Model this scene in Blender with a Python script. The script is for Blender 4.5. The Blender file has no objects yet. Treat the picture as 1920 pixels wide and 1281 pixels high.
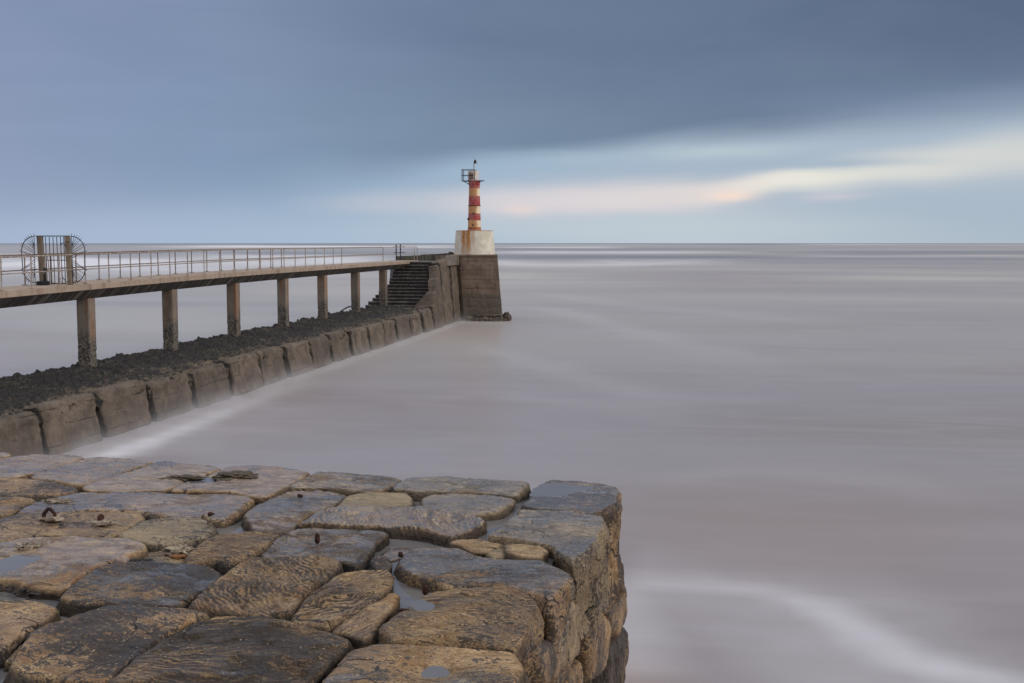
import bpy, bmesh, math, random
import numpy as np
from mathutils import Vector, Matrix
from mathutils.geometry import delaunay_2d_cdt

SC = bpy.context.scene
COL = SC.collection
R = math.radians
random.seed(7)
RNG = np.random.default_rng(11)

# ------------------------------------------------------------------ camera
F = 2200.0                       # focal length in photo pixels (1920 wide)
HY = 456.0                       # horizon row
EYE = 6.4                        # eye height over the sea
TH = math.atan((640.5 - HY) / F)
def _cam(px, py):
    u, v = (px - 960.0) / F, (640.5 - py) / F
    return Vector((u, math.cos(TH) + v * math.sin(TH), -math.sin(TH) + v * math.cos(TH)))
_d = _cam(1300, HY)
YAW = math.atan2(_d.x, _d.y)     # the breakwater runs along world +Y
_rot = Matrix.Rotation(YAW, 3, 'Z')
CP = Vector((0, 0, EYE))
def ray(px, py):
    return _rot @ _cam(px, py)
def onz(px, py, z):
    d = ray(px, py); t = (z - EYE) / d.z
    return CP + d * t
def onx(px, py, x):
    d = ray(px, py); return CP + d * (x / d.x)
def ony(px, py, y):
    d = ray(px, py); return CP + d * (y / d.y)
def project(p):
    q = _rot.transposed() @ (Vector(p) - CP); y = q.y * math.cos(TH) - q.z * math.sin(TH); z = q.y * math.sin(TH) + q.z * math.cos(TH)
    return 960 + q.x / y * F, 640.5 - z / y * F
def onplane(px, py, p, n):
    d = ray(px, py); t = (p - CP).dot(n) / d.dot(n)
    return CP + d * t

cam = bpy.data.cameras.new('camera')
cam.sensor_width = 36; cam.lens = F / 1920 * 36
cam.clip_start = 0.1; cam.clip_end = 90000
co = bpy.data.objects.new('camera', cam); COL.objects.link(co)
co.location = CP; co.rotation_euler = (math.pi / 2 - TH, 0, YAW)
SC.camera = co
SC.render.resolution_x, SC.render.resolution_y = 1024, 683
SC.view_settings.view_transform = 'Standard'; SC.view_settings.look = 'None'
SC.view_settings.exposure = 0.0; SC.view_settings.gamma = 1
SC.cycles.max_bounces = 6; SC.cycles.volume_bounces = 1

# ------------------------------------------------------------------ node helpers
def lin(r, g, b):
    return tuple(((c / 255) / 12.92 if c <= 10 else ((c / 255 + .055) / 1.055) ** 2.4) for c in (r, g, b)) + (1,)
class NT:
    def __init__(s, tree):
        s.t = tree; s.n = tree.nodes; s.l = tree.links
    def node(s, typ, ins=None, **kw):
        n = s.n.new(typ)
        for k, v in kw.items(): setattr(n, k, v)
        for k, v in (ins or {}).items(): s.put(n.inputs[k], v)
        return n
    def put(s, sock, v):
        if isinstance(v, bpy.types.NodeSocket): s.l.new(v, sock)
        elif v is not None:
            if hasattr(sock.default_value, '__len__') and not hasattr(v, '__len__'): v = (v,) * len(sock.default_value)
            sock.default_value = v
    def math(s, op, a, b=None, c=None, clamp=False):
        n = s.n.new('ShaderNodeMath'); n.operation = op; n.use_clamp = clamp
        for i, v in enumerate((a, b, c)):
            if v is not None: s.put(n.inputs[i], v)
        return n.outputs[0]
    def mix(s, f, a, b, mode='MIX'):
        n = s.n.new('ShaderNodeMix'); n.data_type = 'RGBA'; n.blend_type = mode; n.clamp_factor = True
        s.put(n.inputs[0], f); s.put(n.inputs[6], a); s.put(n.inputs[7], b)
        return n.outputs[2]
    def ss(s, x, lo, hi, a=0.0, b=1.0):
        n = s.n.new('ShaderNodeMapRange'); n.interpolation_type = 'SMOOTHSTEP'
        s.put(n.inputs[0], x); s.put(n.inputs[1], lo); s.put(n.inputs[2], hi); s.put(n.inputs[3], a); s.put(n.inputs[4], b)
        return n.outputs[0]
    def noise(s, vec, scale, detail=4, rough=.55, dist=0.0, ntype='FBM'):
        n = s.n.new('ShaderNodeTexNoise'); n.noise_type = ntype
        s.put(n.inputs['Vector'], vec); s.put(n.inputs['Scale'], scale); s.put(n.inputs['Detail'], detail)
        s.put(n.inputs['Roughness'], rough); s.put(n.inputs['Distortion'], dist)
        return n.outputs['Fac']
    def mapping(s, vec, loc=(0, 0, 0), rot=(0, 0, 0), sc=(1, 1, 1)):
        n = s.n.new('ShaderNodeMapping')
        s.put(n.inputs[0], vec); s.put(n.inputs[1], loc); s.put(n.inputs[2], rot); s.put(n.inputs[3], sc)
        return n.outputs[0]
    def ramp(s, x, stops, interp='LINEAR'):
        n = s.n.new('ShaderNodeValToRGB'); cr = n.color_ramp; cr.interpolation = interp
        s.put(n.inputs[0], x)
        while len(cr.elements) < len(stops): cr.elements.new(0.5)
        for e, (p, c) in zip(cr.elements, stops):
            e.position = p; e.color = c if hasattr(c, '__len__') else (c, c, c, 1)
        return n.outputs[0]
    def attr(s, name, typ='OBJECT'):
        n = s.n.new('ShaderNodeAttribute'); n.attribute_type = typ; n.attribute_name = name
        return n.outputs['Fac']

# ------------------------------------------------------------------ sky
SUN_EL, SUN_AZ = R(30), R(100)     # azimuth clockwise from world +Y
w = bpy.data.worlds.new('World'); SC.world = w; w.use_nodes = True
w.node_tree.nodes.clear(); N = NT(w.node_tree)
sky = N.node('ShaderNodeTexSky', sky_type='NISHITA', sun_disc=False, sun_elevation=SUN_EL, sun_rotation=SUN_AZ)
tc = N.node('ShaderNodeTexCoord').outputs['Generated']
vr = N.node('ShaderNodeVectorRotate', {'Vector': tc, 'Angle': -YAW}, rotation_type='Z_AXIS').outputs[0]
sp = N.node('ShaderNodeSeparateXYZ', {0: vr}).outputs
az = N.math('ARCTAN2', sp[0], sp[1]); el = N.math('ARCSINE', sp[2])
cv = N.node('ShaderNodeCombineXYZ', {0: az, 1: N.math('MULTIPLY', el, 3.2), 2: 0.3}).outputs[0]
n1 = N.noise(cv, 2.2, 4, .5, .6); n2 = N.noise(cv, 7.0, 3, .5, .4); n3 = N.noise(N.mapping(cv, sc=(1, 2.2, 1)), 4.2, 5, .55, .3)
nd = N.math('MULTIPLY', N.math('SUBTRACT', n1, .5), .035)
ew = N.math('ADD', el, nd)
ew2 = N.math('ADD', el, N.math('MULTIPLY', N.math('SUBTRACT', n3, .5), .016))
def A(px): return math.atan((px - 960) / F)
def E(py): return (HY - py) / F
A0, A1 = A(-200), A(2120)
t = N.math('DIVIDE', N.math('SUBTRACT', az, A0), A1 - A0, clamp=True)
def tp(px): return (A(px) - A0) / (A1 - A0)
def prof(pts, scale):            # pts: (px, value) ; ramp holds value/scale
    return N.math('MULTIPLY', N.ramp(t, [(tp(p), v / scale) for p, v in pts], 'EASE'), scale)
col_low = N.ramp(t, [(0, lin(166, 181, 208)), (tp(600), lin(168, 188, 210)), (tp(1300), lin(190, 203, 213)), (1, lin(170, 186, 200))])
col_mid = N.ramp(t, [(0, lin(152, 165, 194)), (tp(500), lin(142, 165, 192)), (tp(900), lin(158, 181, 203)), (tp(1300), lin(168, 184, 202)), (1, lin(172, 187, 203))])
low = N.mix(N.ss(el, 0.0, .055), col_low, col_mid)
cl_top = N.ramp(t, [(0, lin(132, 146, 178)), (tp(400), lin(124, 141, 172)), (tp(900), lin(98, 117, 145)), (tp(1400), lin(88, 106, 134)), (1, lin(80, 94, 121))])
cl_bot = N.ramp(t, [(0, lin(143, 156, 187)), (tp(400), lin(130, 152, 182)), (tp(900), lin(118, 139, 162)), (tp(1400), lin(103, 123, 148)), (1, lin(122, 138, 165))])
cloud = N.mix(N.ss(ew, .06, .19), cl_bot, cl_top)
cloud = N.mix(N.math('MULTIPLY', N.ss(n2, .35, .7), .05), cloud, lin(165, 178, 205))
cloud = N.mix(N.math('MULTIPLY', N.ss(n1, .38, .75), .12), cloud, lin(150, 162, 184))
cloud = N.mix(N.math('MULTIPLY', N.ss(n3, .58, .34), .05), cloud, lin(84, 98, 120))
edge = prof([(-200, E(372)), (300, E(355)), (650, E(322)), (960, E(292)), (1400, E(258)), (1920, E(222))], .2)
wid = prof([(-200, .045), (500, .024), (900, .010), (1300, .014), (1920, .024)], .1)
cm = N.ss(N.math('SUBTRACT', ew2, edge), N.math('MULTIPLY', wid, -1.0), wid)
skyc = N.mix(cm, low, cloud)
# bright break in the cloud
gc = prof([(500, E(385)), (800, E(381)), (960, E(379)), (1300, E(362)), (1500, E(338)), (1700, E(325)), (1920, E(304))], .1)
gw = prof([(500, .007), (960, .0155), (1250, .0120), (1450, .0085), (1600, .0115), (1920, .018)], .1)
gi = prof([(500, 0.0), (760, .32), (960, .72), (1250, .80), (1450, .92), (1650, .80), (1920, .62)], 1.0)
q = N.math('DIVIDE', N.math('SUBTRACT', ew2, gc), gw)
gm = N.math('MULTIPLY', N.math('EXPONENT', N.math('MULTIPLY', N.math('POWER', N.math('ABSOLUTE', q), 2.6), -1.0)), gi)
gcol = N.ramp(t, [(tp(900), lin(226, 217, 219)), (tp(1300), lin(232, 222, 218)), (tp(1500), lin(241, 237, 224)), (1, lin(222, 220, 212))])
skyc = N.mix(gm, skyc, gcol)
def spot(px, py, wx, wy, col, k):
    global skyc
    a = N.math('DIVIDE', N.math('SUBTRACT', az, A(px)), wx / F); b = N.math('DIVIDE', N.math('SUBTRACT', ew2, E(py)), wy / F)
    m = N.math('EXPONENT', N.math('MULTIPLY', N.math('ADD', N.math('MULTIPLY', a, a), N.math('MULTIPLY', b, b)), -1.0))
    skyc = N.mix(N.math('MULTIPLY', m, k), skyc, col)
spot(1350, 290, 130, 12, lin(186, 203, 210), .75)
spot(1060, 298, 110, 10, lin(170, 192, 208), .5)
spot(1560, 318, 160, 12, lin(158, 178, 198), .8)
spot(1760, 215, 300, 34, lin(124, 142, 168), .5)
spot(1780, 420, 260, 34, lin(163, 181, 198), .6)
spot(978, 397, 34, 12, lin(244, 218, 208), .55)
spot(1180, 385, 190, 26, lin(226, 217, 220), .55)
spot(1250, 430, 400, 22, lin(194, 206, 214), .75)
spot(1368, 366, 42, 9, lin(252, 224, 208), .75)
spot(1560, 372, 60, 8, lin(214, 207, 213), .5)
# out of frame: overcast dome, paler overhead
up = N.ss(el, .25, .95)
skyc = N.mix(up, skyc, (.90, .91, .95, 1))
side = N.ss(N.math('ABSOLUTE', az), .55, 1.3)
skyc = N.mix(N.math('MULTIPLY', side, N.ss(el, .5, .0)), skyc, lin(196, 200, 208))
skyc = N.mix(N.ss(el, .0, -.1), skyc, lin(120, 118, 120))
lum = N.node('ShaderNodeVectorMath', {0: skyc, 'Scale': 10.0}, operation='SCALE').outputs[0]
fin = N.mix(.96, sky.outputs[0], lum)
bg = N.node('ShaderNodeBackground', {0: fin, 1: .1})
N.l.new(bg.outputs[0], N.node('ShaderNodeOutputWorld').inputs[0])

sl = bpy.data.lights.new('sun', 'SUN'); sl.energy = 1.3; sl.angle = R(16); sl.color = (1, .93, .84)
so = bpy.data.objects.new('sun', sl); COL.objects.link(so)
sd = Vector((math.sin(SUN_AZ) * math.cos(SUN_EL), math.cos(SUN_AZ) * math.cos(SUN_EL), math.sin(SUN_EL)))
so.rotation_euler = sd.to_track_quat('Z', 'Y').to_euler()

# ------------------------------------------------------------------ object helpers
def tag(o, label=None, cat=None, group=None, kind=None):
    if label: o['label'] = label
    if cat: o['category'] = cat
    if group: o['group'] = group
    if kind: o['kind'] = kind
    return o
def empty(name, loc, label=None, cat=None, group=None, rz=0):
    o = bpy.data.objects.new(name, None); COL.objects.link(o)
    o.location = loc; o.rotation_euler = (0, 0, rz); o.empty_display_size = .3
    return tag(o, label, cat, group)
def mesh_obj(name, verts, faces, mat, parent=None, smooth=True, props=None):
    me = bpy.data.meshes.new(name)
    me.from_pydata([tuple(map(float, v)) for v in verts], [], [tuple(map(int, f)) for f in faces])
    me.materials.append(mat)
    if smooth: me.polygons.foreach_set('use_smooth', [True] * len(me.polygons))
    me.update()
    o = bpy.data.objects.new(name, me); COL.objects.link(o)
    if parent is not None:
        o.parent = parent; o.matrix_parent_inverse = Matrix.Translation(-Vector(parent.location)) if parent.parent is None and parent.rotation_euler.z == 0 else Matrix.Identity(4)
    for k, v in (props or {}).items(): o[k] = v
    return o
class MB:
    """collects world-space solids into ONE mesh"""
    def __init__(s): s.bm = bmesh.new()
    def hull8(s, p, bevel=0.0):
        """p: 8 corners, bottom 4 ccw then top 4 ccw"""
        b2 = bmesh.new(); vs = [b2.verts.new(Vector(q)) for q in p]
        for f in ((3, 2, 1, 0), (4, 5, 6, 7), (0, 1, 5, 4), (1, 2, 6, 5), (2, 3, 7, 6), (3, 0, 4, 7)): b2.faces.new([vs[i] for i in f])
        if bevel > 0: bmesh.ops.bevel(b2, geom=b2.edges[:], offset=bevel, segments=2, affect='EDGES', profile=.6)
        s.merge(b2); return s
    def box(s, c, d, rz=0, bevel=0.0):
        c = Vector(c); m = Matrix.Rotation(rz, 3, 'Z'); x, y, z = d[0] / 2, d[1] / 2, d[2] / 2
        return s.hull8([c + m @ Vector(q) for q in ((-x, -y, -z), (x, -y, -z), (x, y, -z), (-x, y, -z), (-x, -y, z), (x, -y, z), (x, y, z), (-x, y, z))], bevel)
    def merge(s, b2):
        me = bpy.data.meshes.new('tmp'); b2.to_mesh(me); b2.free(); s.bm.from_mesh(me); bpy.data.meshes.remove(me)
    def tube(s, pts, r, n=8, r2=None):
        pts = [Vector(p) for p in pts]; rings = []
        for i, p in enumerate(pts):
            a = pts[max(i - 1, 0)]; b = pts[min(i + 1, len(pts) - 1)]
            d = (b - a).normalized(); u = d.orthogonal().normalized() if i == 0 else (u - d * u.dot(d)).normalized()
            v = d.cross(u); rr = r if r2 is None else r + (r2 - r) * i / (len(pts) - 1)
            rings.append([s.bm.verts.new(p + (u * math.cos(2 * math.pi * k / n) + v * math.sin(2 * math.pi * k / n)) * rr) for k in range(n)])
        for a, b in zip(rings, rings[1:]):
            for k in range(n): s.bm.faces.new((a[k], a[(k + 1) % n], b[(k + 1) % n], b[k]))
        s.bm.faces.new(rings[0][::-1]); s.bm.faces.new(rings[-1]); return s
    def lathe(s, c, prof, n=40):
        c = Vector(c); rings = []
        for r, z in prof: rings.append([s.bm.verts.new(c + Vector((r * math.cos(2 * math.pi * k / n), r * math.sin(2 * math.pi * k / n), z))) for k in range(n)])
        for a, b in zip(rings, rings[1:]):
            for k in range(n): s.bm.faces.new((a[k], a[(k + 1) % n], b[(k + 1) % n], b[k]))
        s.bm.faces.new(rings[0][::-1]); s.bm.faces.new(rings[-1]); return s
    def ico(s, c, r, sub=2, sc=(1, 1, 1), amp=.2, seed=0, freq=3.0):
        b2 = bmesh.new(); bmesh.ops.create_icosphere(b2, subdivisions=sub, radius=1)
        P = np.array([v.co[:] for v in b2.verts]); k = 1 + amp * fbm(P * freq * .5 + seed * 7.3, 3) * 2
        for v, q, kk in zip(b2.verts, P, k): v.co = Vector(c) + Vector((q[0] * sc[0], q[1] * sc[1], q[2] * sc[2])) * r * float(kk)
        s.merge(b2); return s
    def build(s, name, mat, parent=None, smooth=False, props=None):
        me = bpy.data.meshes.new(name); bmesh.ops.recalc_face_normals(s.bm, faces=s.bm.faces[:]); s.bm.to_mesh(me); s.bm.free(); me.materials.append(mat)
        if smooth:
            me.polygons.foreach_set('use_smooth', [True] * len(me.polygons))
            me.set_sharp_from_angle(angle=R(40))
        o = bpy.data.objects.new(name, me); COL.objects.link(o)
        if parent is not None:
            o.parent = parent
            loc = Vector(parent.location)
            pp = parent.parent
            if parent.type == 'EMPTY': o.matrix_parent_inverse = Matrix.Translation(-loc)
        for k, v in (props or {}).items(): o[k] = v
        return o

# ------------------------------------------------------------------ numpy noise
_perm = np.random.default_rng(3).permutation(512)
_perm = np.concatenate([_perm, _perm, _perm])
_g = np.random.default_rng(5).normal(size=(512, 3)); _g /= np.linalg.norm(_g, axis=1)[:, None]
def perlin(P):
    P = np.asarray(P, float); I = np.floor(P).astype(int); f = P - I; I &= 511
    u = f * f * f * (f * (f * 6 - 15) + 10); out = 0
    for dx in (0, 1):
        for dy in (0, 1):
            for dz in (0, 1):
                h = _perm[(_perm[(_perm[(I[:, 0] + dx) & 511] + I[:, 1] + dy) & 511] + I[:, 2] + dz) & 511] & 511
                g = _g[h]; d = (g * (f - np.array([dx, dy, dz]))).sum(1)
                out = out + d * np.where(dx, u[:, 0], 1 - u[:, 0]) * np.where(dy, u[:, 1], 1 - u[:, 1]) * np.where(dz, u[:, 2], 1 - u[:, 2])
    return out
def fbm(P, o=4, gain=.5, mode=0):
    P = np.asarray(P, float); a, s, r = 1.0, 1.0, 0
    for i in range(o):
        n = perlin(P * s + i * 17.3)
        if mode: n = np.abs(n) * 2 - .5
        r = r + a * n; a *= gain; s *= 2.03
    return r
def sstep(x, a, b):
    t = np.clip((x - a) / (b - a), 0, 1); return t * t * (3 - 2 * t)

# ------------------------------------------------------------------ materials
def mat(name):
    m = bpy.data.materials.new(name); m.use_nodes = True; m.node_tree.nodes.clear(); n = NT(m.node_tree)
    b = n.node('ShaderNodeBsdfPrincipled'); o = n.node('ShaderNodeOutputMaterial'); n.l.new(b.outputs[0], o.inputs[0])
    return m, n, b
def bump(n, b, h, dist, strength=1.0):
    k = n.node('ShaderNodeBump', {'Strength': strength, 'Distance': dist, 'Height': h}); n.l.new(k.outputs[0], b.inputs['Normal'])
def simple(name, col, rough=.6, col2=None, sc=8, metal=0, bmp=0.004):
    m, n, b = mat(name); g = n.node('ShaderNodeNewGeometry').outputs['Position']
    f = n.noise(g, sc, 5, .6)
    n.put(b.inputs['Base Color'], n.mix(n.ss(f, .35, .65), col, col2 or tuple(c * .6 for c in col[:3]) + (1,)))
    b.inputs['Roughness'].default_value = rough; b.inputs['Metallic'].default_value = metal
    bump(n, b, n.noise(g, sc * 5, 4), bmp); return m

def stone_material():
    """weathered sandstone; object attributes: wet, dark, band, pale, ang"""
    m, n, b = mat('sandstone')
    g = n.node('ShaderNodeNewGeometry').outputs['Position']
    rnd = n.node('ShaderNodeObjectInfo').outputs['Random']
    wet, dark, band, pale, ang = (n.attr(k) for k in ('wet', 'dark', 'band', 'pale', 'ang'))
    off = n.node('ShaderNodeCombineXYZ', {0: n.math('MULTIPLY', rnd, 37.0), 1: n.math('MULTIPLY', rnd, 91.0), 2: n.math('MULTIPLY', rnd, 13.0)}).outputs[0]
    p = n.node('ShaderNodeVectorMath', {0: g, 1: off}, operation='ADD').outputs[0]
    pr = n.node('ShaderNodeVectorRotate', {'Vector': p, 'Angle': ang}, rotation_type='Z_AXIS').outputs[0]
    # low-frequency warp bends the bedding into swirls
    wp = n.node('ShaderNodeTexNoise', {'Vector': p, 'Scale': 2.4, 'Detail': 3.0}).outputs['Color']
    wv_ = n.node('ShaderNodeVectorMath', {0: wp, 1: (-.5, -.5, -.5)}, operation='ADD').outputs[0]
    wv_ = n.node('ShaderNodeVectorMath', {0: wv_, 'Scale': n.math('ADD', .12, n.math('MULTIPLY', n.math('POWER', band, 3.0), .22))}, operation='SCALE').outputs[0]
    pw = n.node('ShaderNodeVectorMath', {0: pr, 1: wv_}, operation='ADD').outputs[0]
    big = n.noise(p, 1.9, 5, .6, .3)
    mid = n.noise(n.mapping(pr, sc=(1, 2.4, 2)), 5.5, 7, .68, .5)
    fine = n.noise(n.mapping(pr, sc=(1, 1.8, 2)), 26, 7, .72, .2)
    grain = n.noise(p, 110, 4, .7)
    lam = n.noise(n.mapping(pw, sc=(2.2, 26, 14)), 1.0, 4, .62, .15)      # thin irregular laminae
    lam2 = n.noise(n.mapping(pw, sc=(3.0, 60, 30)), 1.0, 3, .6, .1)
    wav = n.node('ShaderNodeTexWave', {'Vector': pw, 'Scale': 11.0, 'Distortion': 6.0, 'Detail': 4.0, 'Detail Scale': 1.2, 'Detail Roughness': .7}, wave_type='BANDS', bands_direction='Y').outputs['Fac']
    strata = n.math('ADD', n.math('MULTIPLY', lam, .62), n.math('MULTIPLY', lam2, .38))
    tan = n.mix(n.ss(n.math('ADD', n.math('MULTIPLY', mid, .6), n.math('MULTIPLY', fine, .4)), .38, .62), lin(134, 102, 68), lin(232, 194, 144))
    tan = n.mix(n.math('MULTIPLY', n.ss(n.noise(p, 3.1, 4), .54, .70), .6), tan, lin(164, 116, 66))
    tan = n.mix(n.math('MULTIPLY', n.ss(n.noise(p, 1.3, 3), .5, .62), .35), tan, lin(164, 136, 122))
    tan = n.mix(n.math('MULTIPLY', pale, .8), tan, lin(158, 150, 128))
    tan = n.mix(n.math('MULTIPLY', n.ss(grain, .54, .66), .55), tan, lin(86, 66, 50))
    # dark crust of algae: speckled at its edges
    dm = n.math('ADD', n.math('MULTIPLY', mid, .38), n.math('MULTIPLY', big, .55))
    dm = n.math('ADD', dm, n.math('MULTIPLY', n.math('SUBTRACT', fine, .5), .75))
    dm = n.math('ADD', dm, n.math('MULTIPLY', n.math('SUBTRACT', grain, .5), .38))
    thr = n.math('SUBTRACT', .560, n.math('MULTIPLY', dark, .30))
    dmask = n.math('MULTIPLY', n.ss(n.math('SUBTRACT', dm, thr), -.04, .08), .93)
    bsig = n.math('ADD', n.math('ADD', n.math('MULTIPLY', strata, .75), n.math('MULTIPLY', wav, .16)), n.math('ADD', .045, n.math('MULTIPLY', n.math('SUBTRACT', fine, .5), .55)))
    bmask = n.math('MULTIPLY', n.ss(bsig, .56, .44), n.ss(band, 0.0, .8))
    lmask = n.math('MULTIPLY', n.math('MULTIPLY', n.ss(bsig, .56, .64), n.ss(band, 0.0, 1.0)), n.ss(n.noise(p, 1.7, 3), .38, .55))
    nrm0 = n.node('ShaderNodeSeparateXYZ', {0: n.node('ShaderNodeNewGeometry').outputs['Normal']}).outputs[2]; topm = n.ss(nrm0, .35, .8, .25, 1.0)
    bmask = n.math('MULTIPLY', n.math('MULTIPLY', bmask, topm), n.ss(n.noise(p, 2.3, 4), .40, .56, .10, 1.0))
    dmask = n.math('MAXIMUM', dmask, n.math('MULTIPLY', bmask, .85))
    crust = n.mix(n.ss(fine, .4, .66), lin(28, 24, 22), lin(76, 62, 49))
    crust = n.mix(n.math('MULTIPLY', n.ss(n.noise(p, 4.1, 3), .5, .66), .5), crust, lin(66, 68, 74))
    col = n.mix(dmask, tan, crust)
    col = n.mix(n.math('MULTIPLY', n.math('MULTIPLY', lmask, topm), .50), col, lin(196, 164, 118))
    vo = n.node('ShaderNodeTexVoronoi', {'Vector': p, 'Scale': 46.0, 'Randomness': 1.0}).outputs
    sel = n.node('ShaderNodeSeparateColor', {0: vo['Color']}).outputs[0]
    sp_ = n.math('MULTIPLY', n.ss(vo['Distance'], .26, .14), n.math('MULTIPLY', n.ss(sel, .80, .86), n.ss(n.noise(p, 3.0, 3), .45, .58)))
    col = n.mix(n.math('MULTIPLY', sp_, .8), col, lin(214, 200, 172))
    gm_ = n.attr('joint_shade', 'GEOMETRY'); col = n.mix(n.math('MULTIPLY', gm_, .8), col, lin(30, 25, 22))  # shade of the joints painted dark on stone sides and rims
    ck = n.node('ShaderNodeTexVoronoi', {'Vector': n.node('ShaderNodeVectorMath', {0: p, 1: n.node('ShaderNodeVectorMath', {0: wp, 'Scale': .5}, operation='SCALE').outputs[0]}, operation='ADD').outputs[0], 'Scale': 3.2, 'Randomness': 1.0}, feature='DISTANCE_TO_EDGE').outputs['Distance']
    ckm = n.math('MULTIPLY', n.ss(ck, .020, .004), n.ss(n.noise(p, 1.7, 3), .54, .60))
    col = n.mix(n.math('MULTIPLY', ckm, .85), col, lin(30, 25, 22))
    pit = n.math('MULTIPLY', n.ss(n.noise(p, 30, 3, .6), .66, .74), n.ss(n.noise(p, 2.9, 2), .46, .60))
    col = n.mix(n.math('MULTIPLY', pit, .8), col, lin(38, 31, 26))
    # wetness: darker, greyer, smooth film that mirrors the sky
    wsig = n.math('ADD', n.math('MULTIPLY', n.math('SUBTRACT', n.noise(p, 2.3, 5, .6, .6), .5), 1.5), n.math('MULTIPLY', n.math('SUBTRACT', mid, .5), .9))
    wm = n.ss(n.math('ADD', wsig, n.math('SUBTRACT', n.math('MULTIPLY', wet, 1.15), .42)), -.10, .26)
    nz = n.node('ShaderNodeSeparateXYZ', {0: g}).outputs[2]
    nrm = n.node('ShaderNodeSeparateXYZ', {0: n.node('ShaderNodeNewGeometry').outputs['Normal']}).outputs[2]
    wm = n.math('MULTIPLY', wm, n.ss(nrm, .70, .97))
    grey = n.mix(n.ss(mid, .35, .65), lin(54, 53, 57), lin(92, 88, 88))
    col = n.mix(n.math('MULTIPLY', wm, .80), col, n.mix(.40, grey, col))
    n.put(b.inputs['Base Color'], col)
    n.put(b.inputs['Roughness'], n.math('ADD', n.math('MULTIPLY', wm, -.46), n.math('SUBTRACT', n.math('ADD', .58, n.math('MULTIPLY', fine, .14)), n.math('MULTIPLY', dmask, .27))))
    n.put(b.inputs['IOR'], n.math('ADD', 1.45, n.math('MULTIPLY', wm, .27)))
    h = n.math('ADD', n.math('ADD', n.math('MULTIPLY', fine, .95), n.math('MULTIPLY', grain, .30)), n.math('MULTIPLY', n.math('MULTIPLY', bsig, n.math('ADD', .05, band)), 1.1))
    h = n.math('ADD', h, n.math('MULTIPLY', mid, 1.0))
    h = n.math('SUBTRACT', h, n.math('MULTIPLY', dmask, .12))
    h = n.math('SUBTRACT', h, n.math('MULTIPLY', n.math('ADD', ckm, n.math('MULTIPLY', pit, .5)), .8))
    h = n.math('MULTIPLY', h, n.math('SUBTRACT', 1.0, n.math('MULTIPLY', wm, .88)))
    bump(n, b, h, .029, 1.0)
    return m
M_STONE = stone_material()

def water_like(name, base, rough, bscale=3, bdist=.0):
    m, n, b = mat(name); g = n.node('ShaderNodeNewGeometry').outputs['Position']
    n.put(b.inputs['Base Color'], n.mix(n.noise(g, 3, 3), base, tuple(c * .7 for c in base[:3]) + (1,)))
    b.inputs['Roughness'].default_value = rough; b.inputs['IOR'].default_value = 1.33
    if bdist: bump(n, b, n.noise(g, bscale, 2), bdist)
    return m
M_PUD = water_like('rain_water', (.20, .19, .19, 1), .04, 6, .0015)
M_PUD.node_tree.nodes['Principled BSDF'].inputs['IOR'].default_value = 1.42

def sea_material():
    m, n, b = mat('sea'); g = n.node('ShaderNodeNewGeometry').outputs['Position']
    foam = n.attr('foam', 'GEOMETRY'); mud = n.attr('mud', 'GEOMETRY')
    cream_sheen = n.attr('cream_sheen', 'GEOMETRY')  # reflection of the pale sky, painted into the water as cream
    s4 = n.noise(n.mapping(g, rot=(0, 0, R(38)), sc=(.12, .5, 1)), 1.0, 5, .6, 1.2)
    s1 = n.noise(n.mapping(g, rot=(0, 0, R(-24)), sc=(.035, .10, 1)), 1.0, 4, .5, .8)
    s2 = n.noise(n.mapping(g, rot=(0, 0, R(-14)), sc=(.25, .55, 1)), 1.0, 3, .5, .6)
    s3 = n.noise(n.mapping(g, rot=(0, 0, R(-8)), sc=(.007, .020, 1)), 1.0, 3, .5, .6)
    col = n.mix(n.ss(s1, .2, .8), lin(142, 132, 132), lin(154, 149, 155))
    col = n.mix(n.math('MULTIPLY', n.ss(s4, .38, .72), .60), col, lin(166, 158, 164))
    col = n.mix(n.math('MULTIPLY', n.ss(s3, .35, .65), .45), col, lin(160, 154, 146))
    col = n.mix(n.math('MULTIPLY', mud, .8), col, lin(152, 132, 122))
    col = n.mix(n.math('MULTIPLY', cream_sheen, n.math('ADD', .45, n.math('MULTIPLY', n.ss(s3, .3, .7), .75)), clamp=True), col, (.66, .62, .54, 1))
    col = n.mix(n.math('MULTIPLY', n.attr('deep', 'GEOMETRY'), .7), col, lin(74, 86, 104))
    fm = n.math('MULTIPLY', foam, n.math('ADD', .86, n.math('MULTIPLY', n.math('SUBTRACT', s2, .5), .45)), clamp=True)
    col = n.mix(fm, col, (.80, .80, .84, 1))
    n.put(b.inputs['Base Color'], col)
    n.put(b.inputs['Roughness'], n.math('ADD', .34, n.math('MULTIPLY', fm, .3)))
    b.inputs['IOR'].default_value = 1.33
    bump(n, b, n.math('ADD', s2, n.math('MULTIPLY', s1, 2.0)), .03, .4)
    return m

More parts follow.
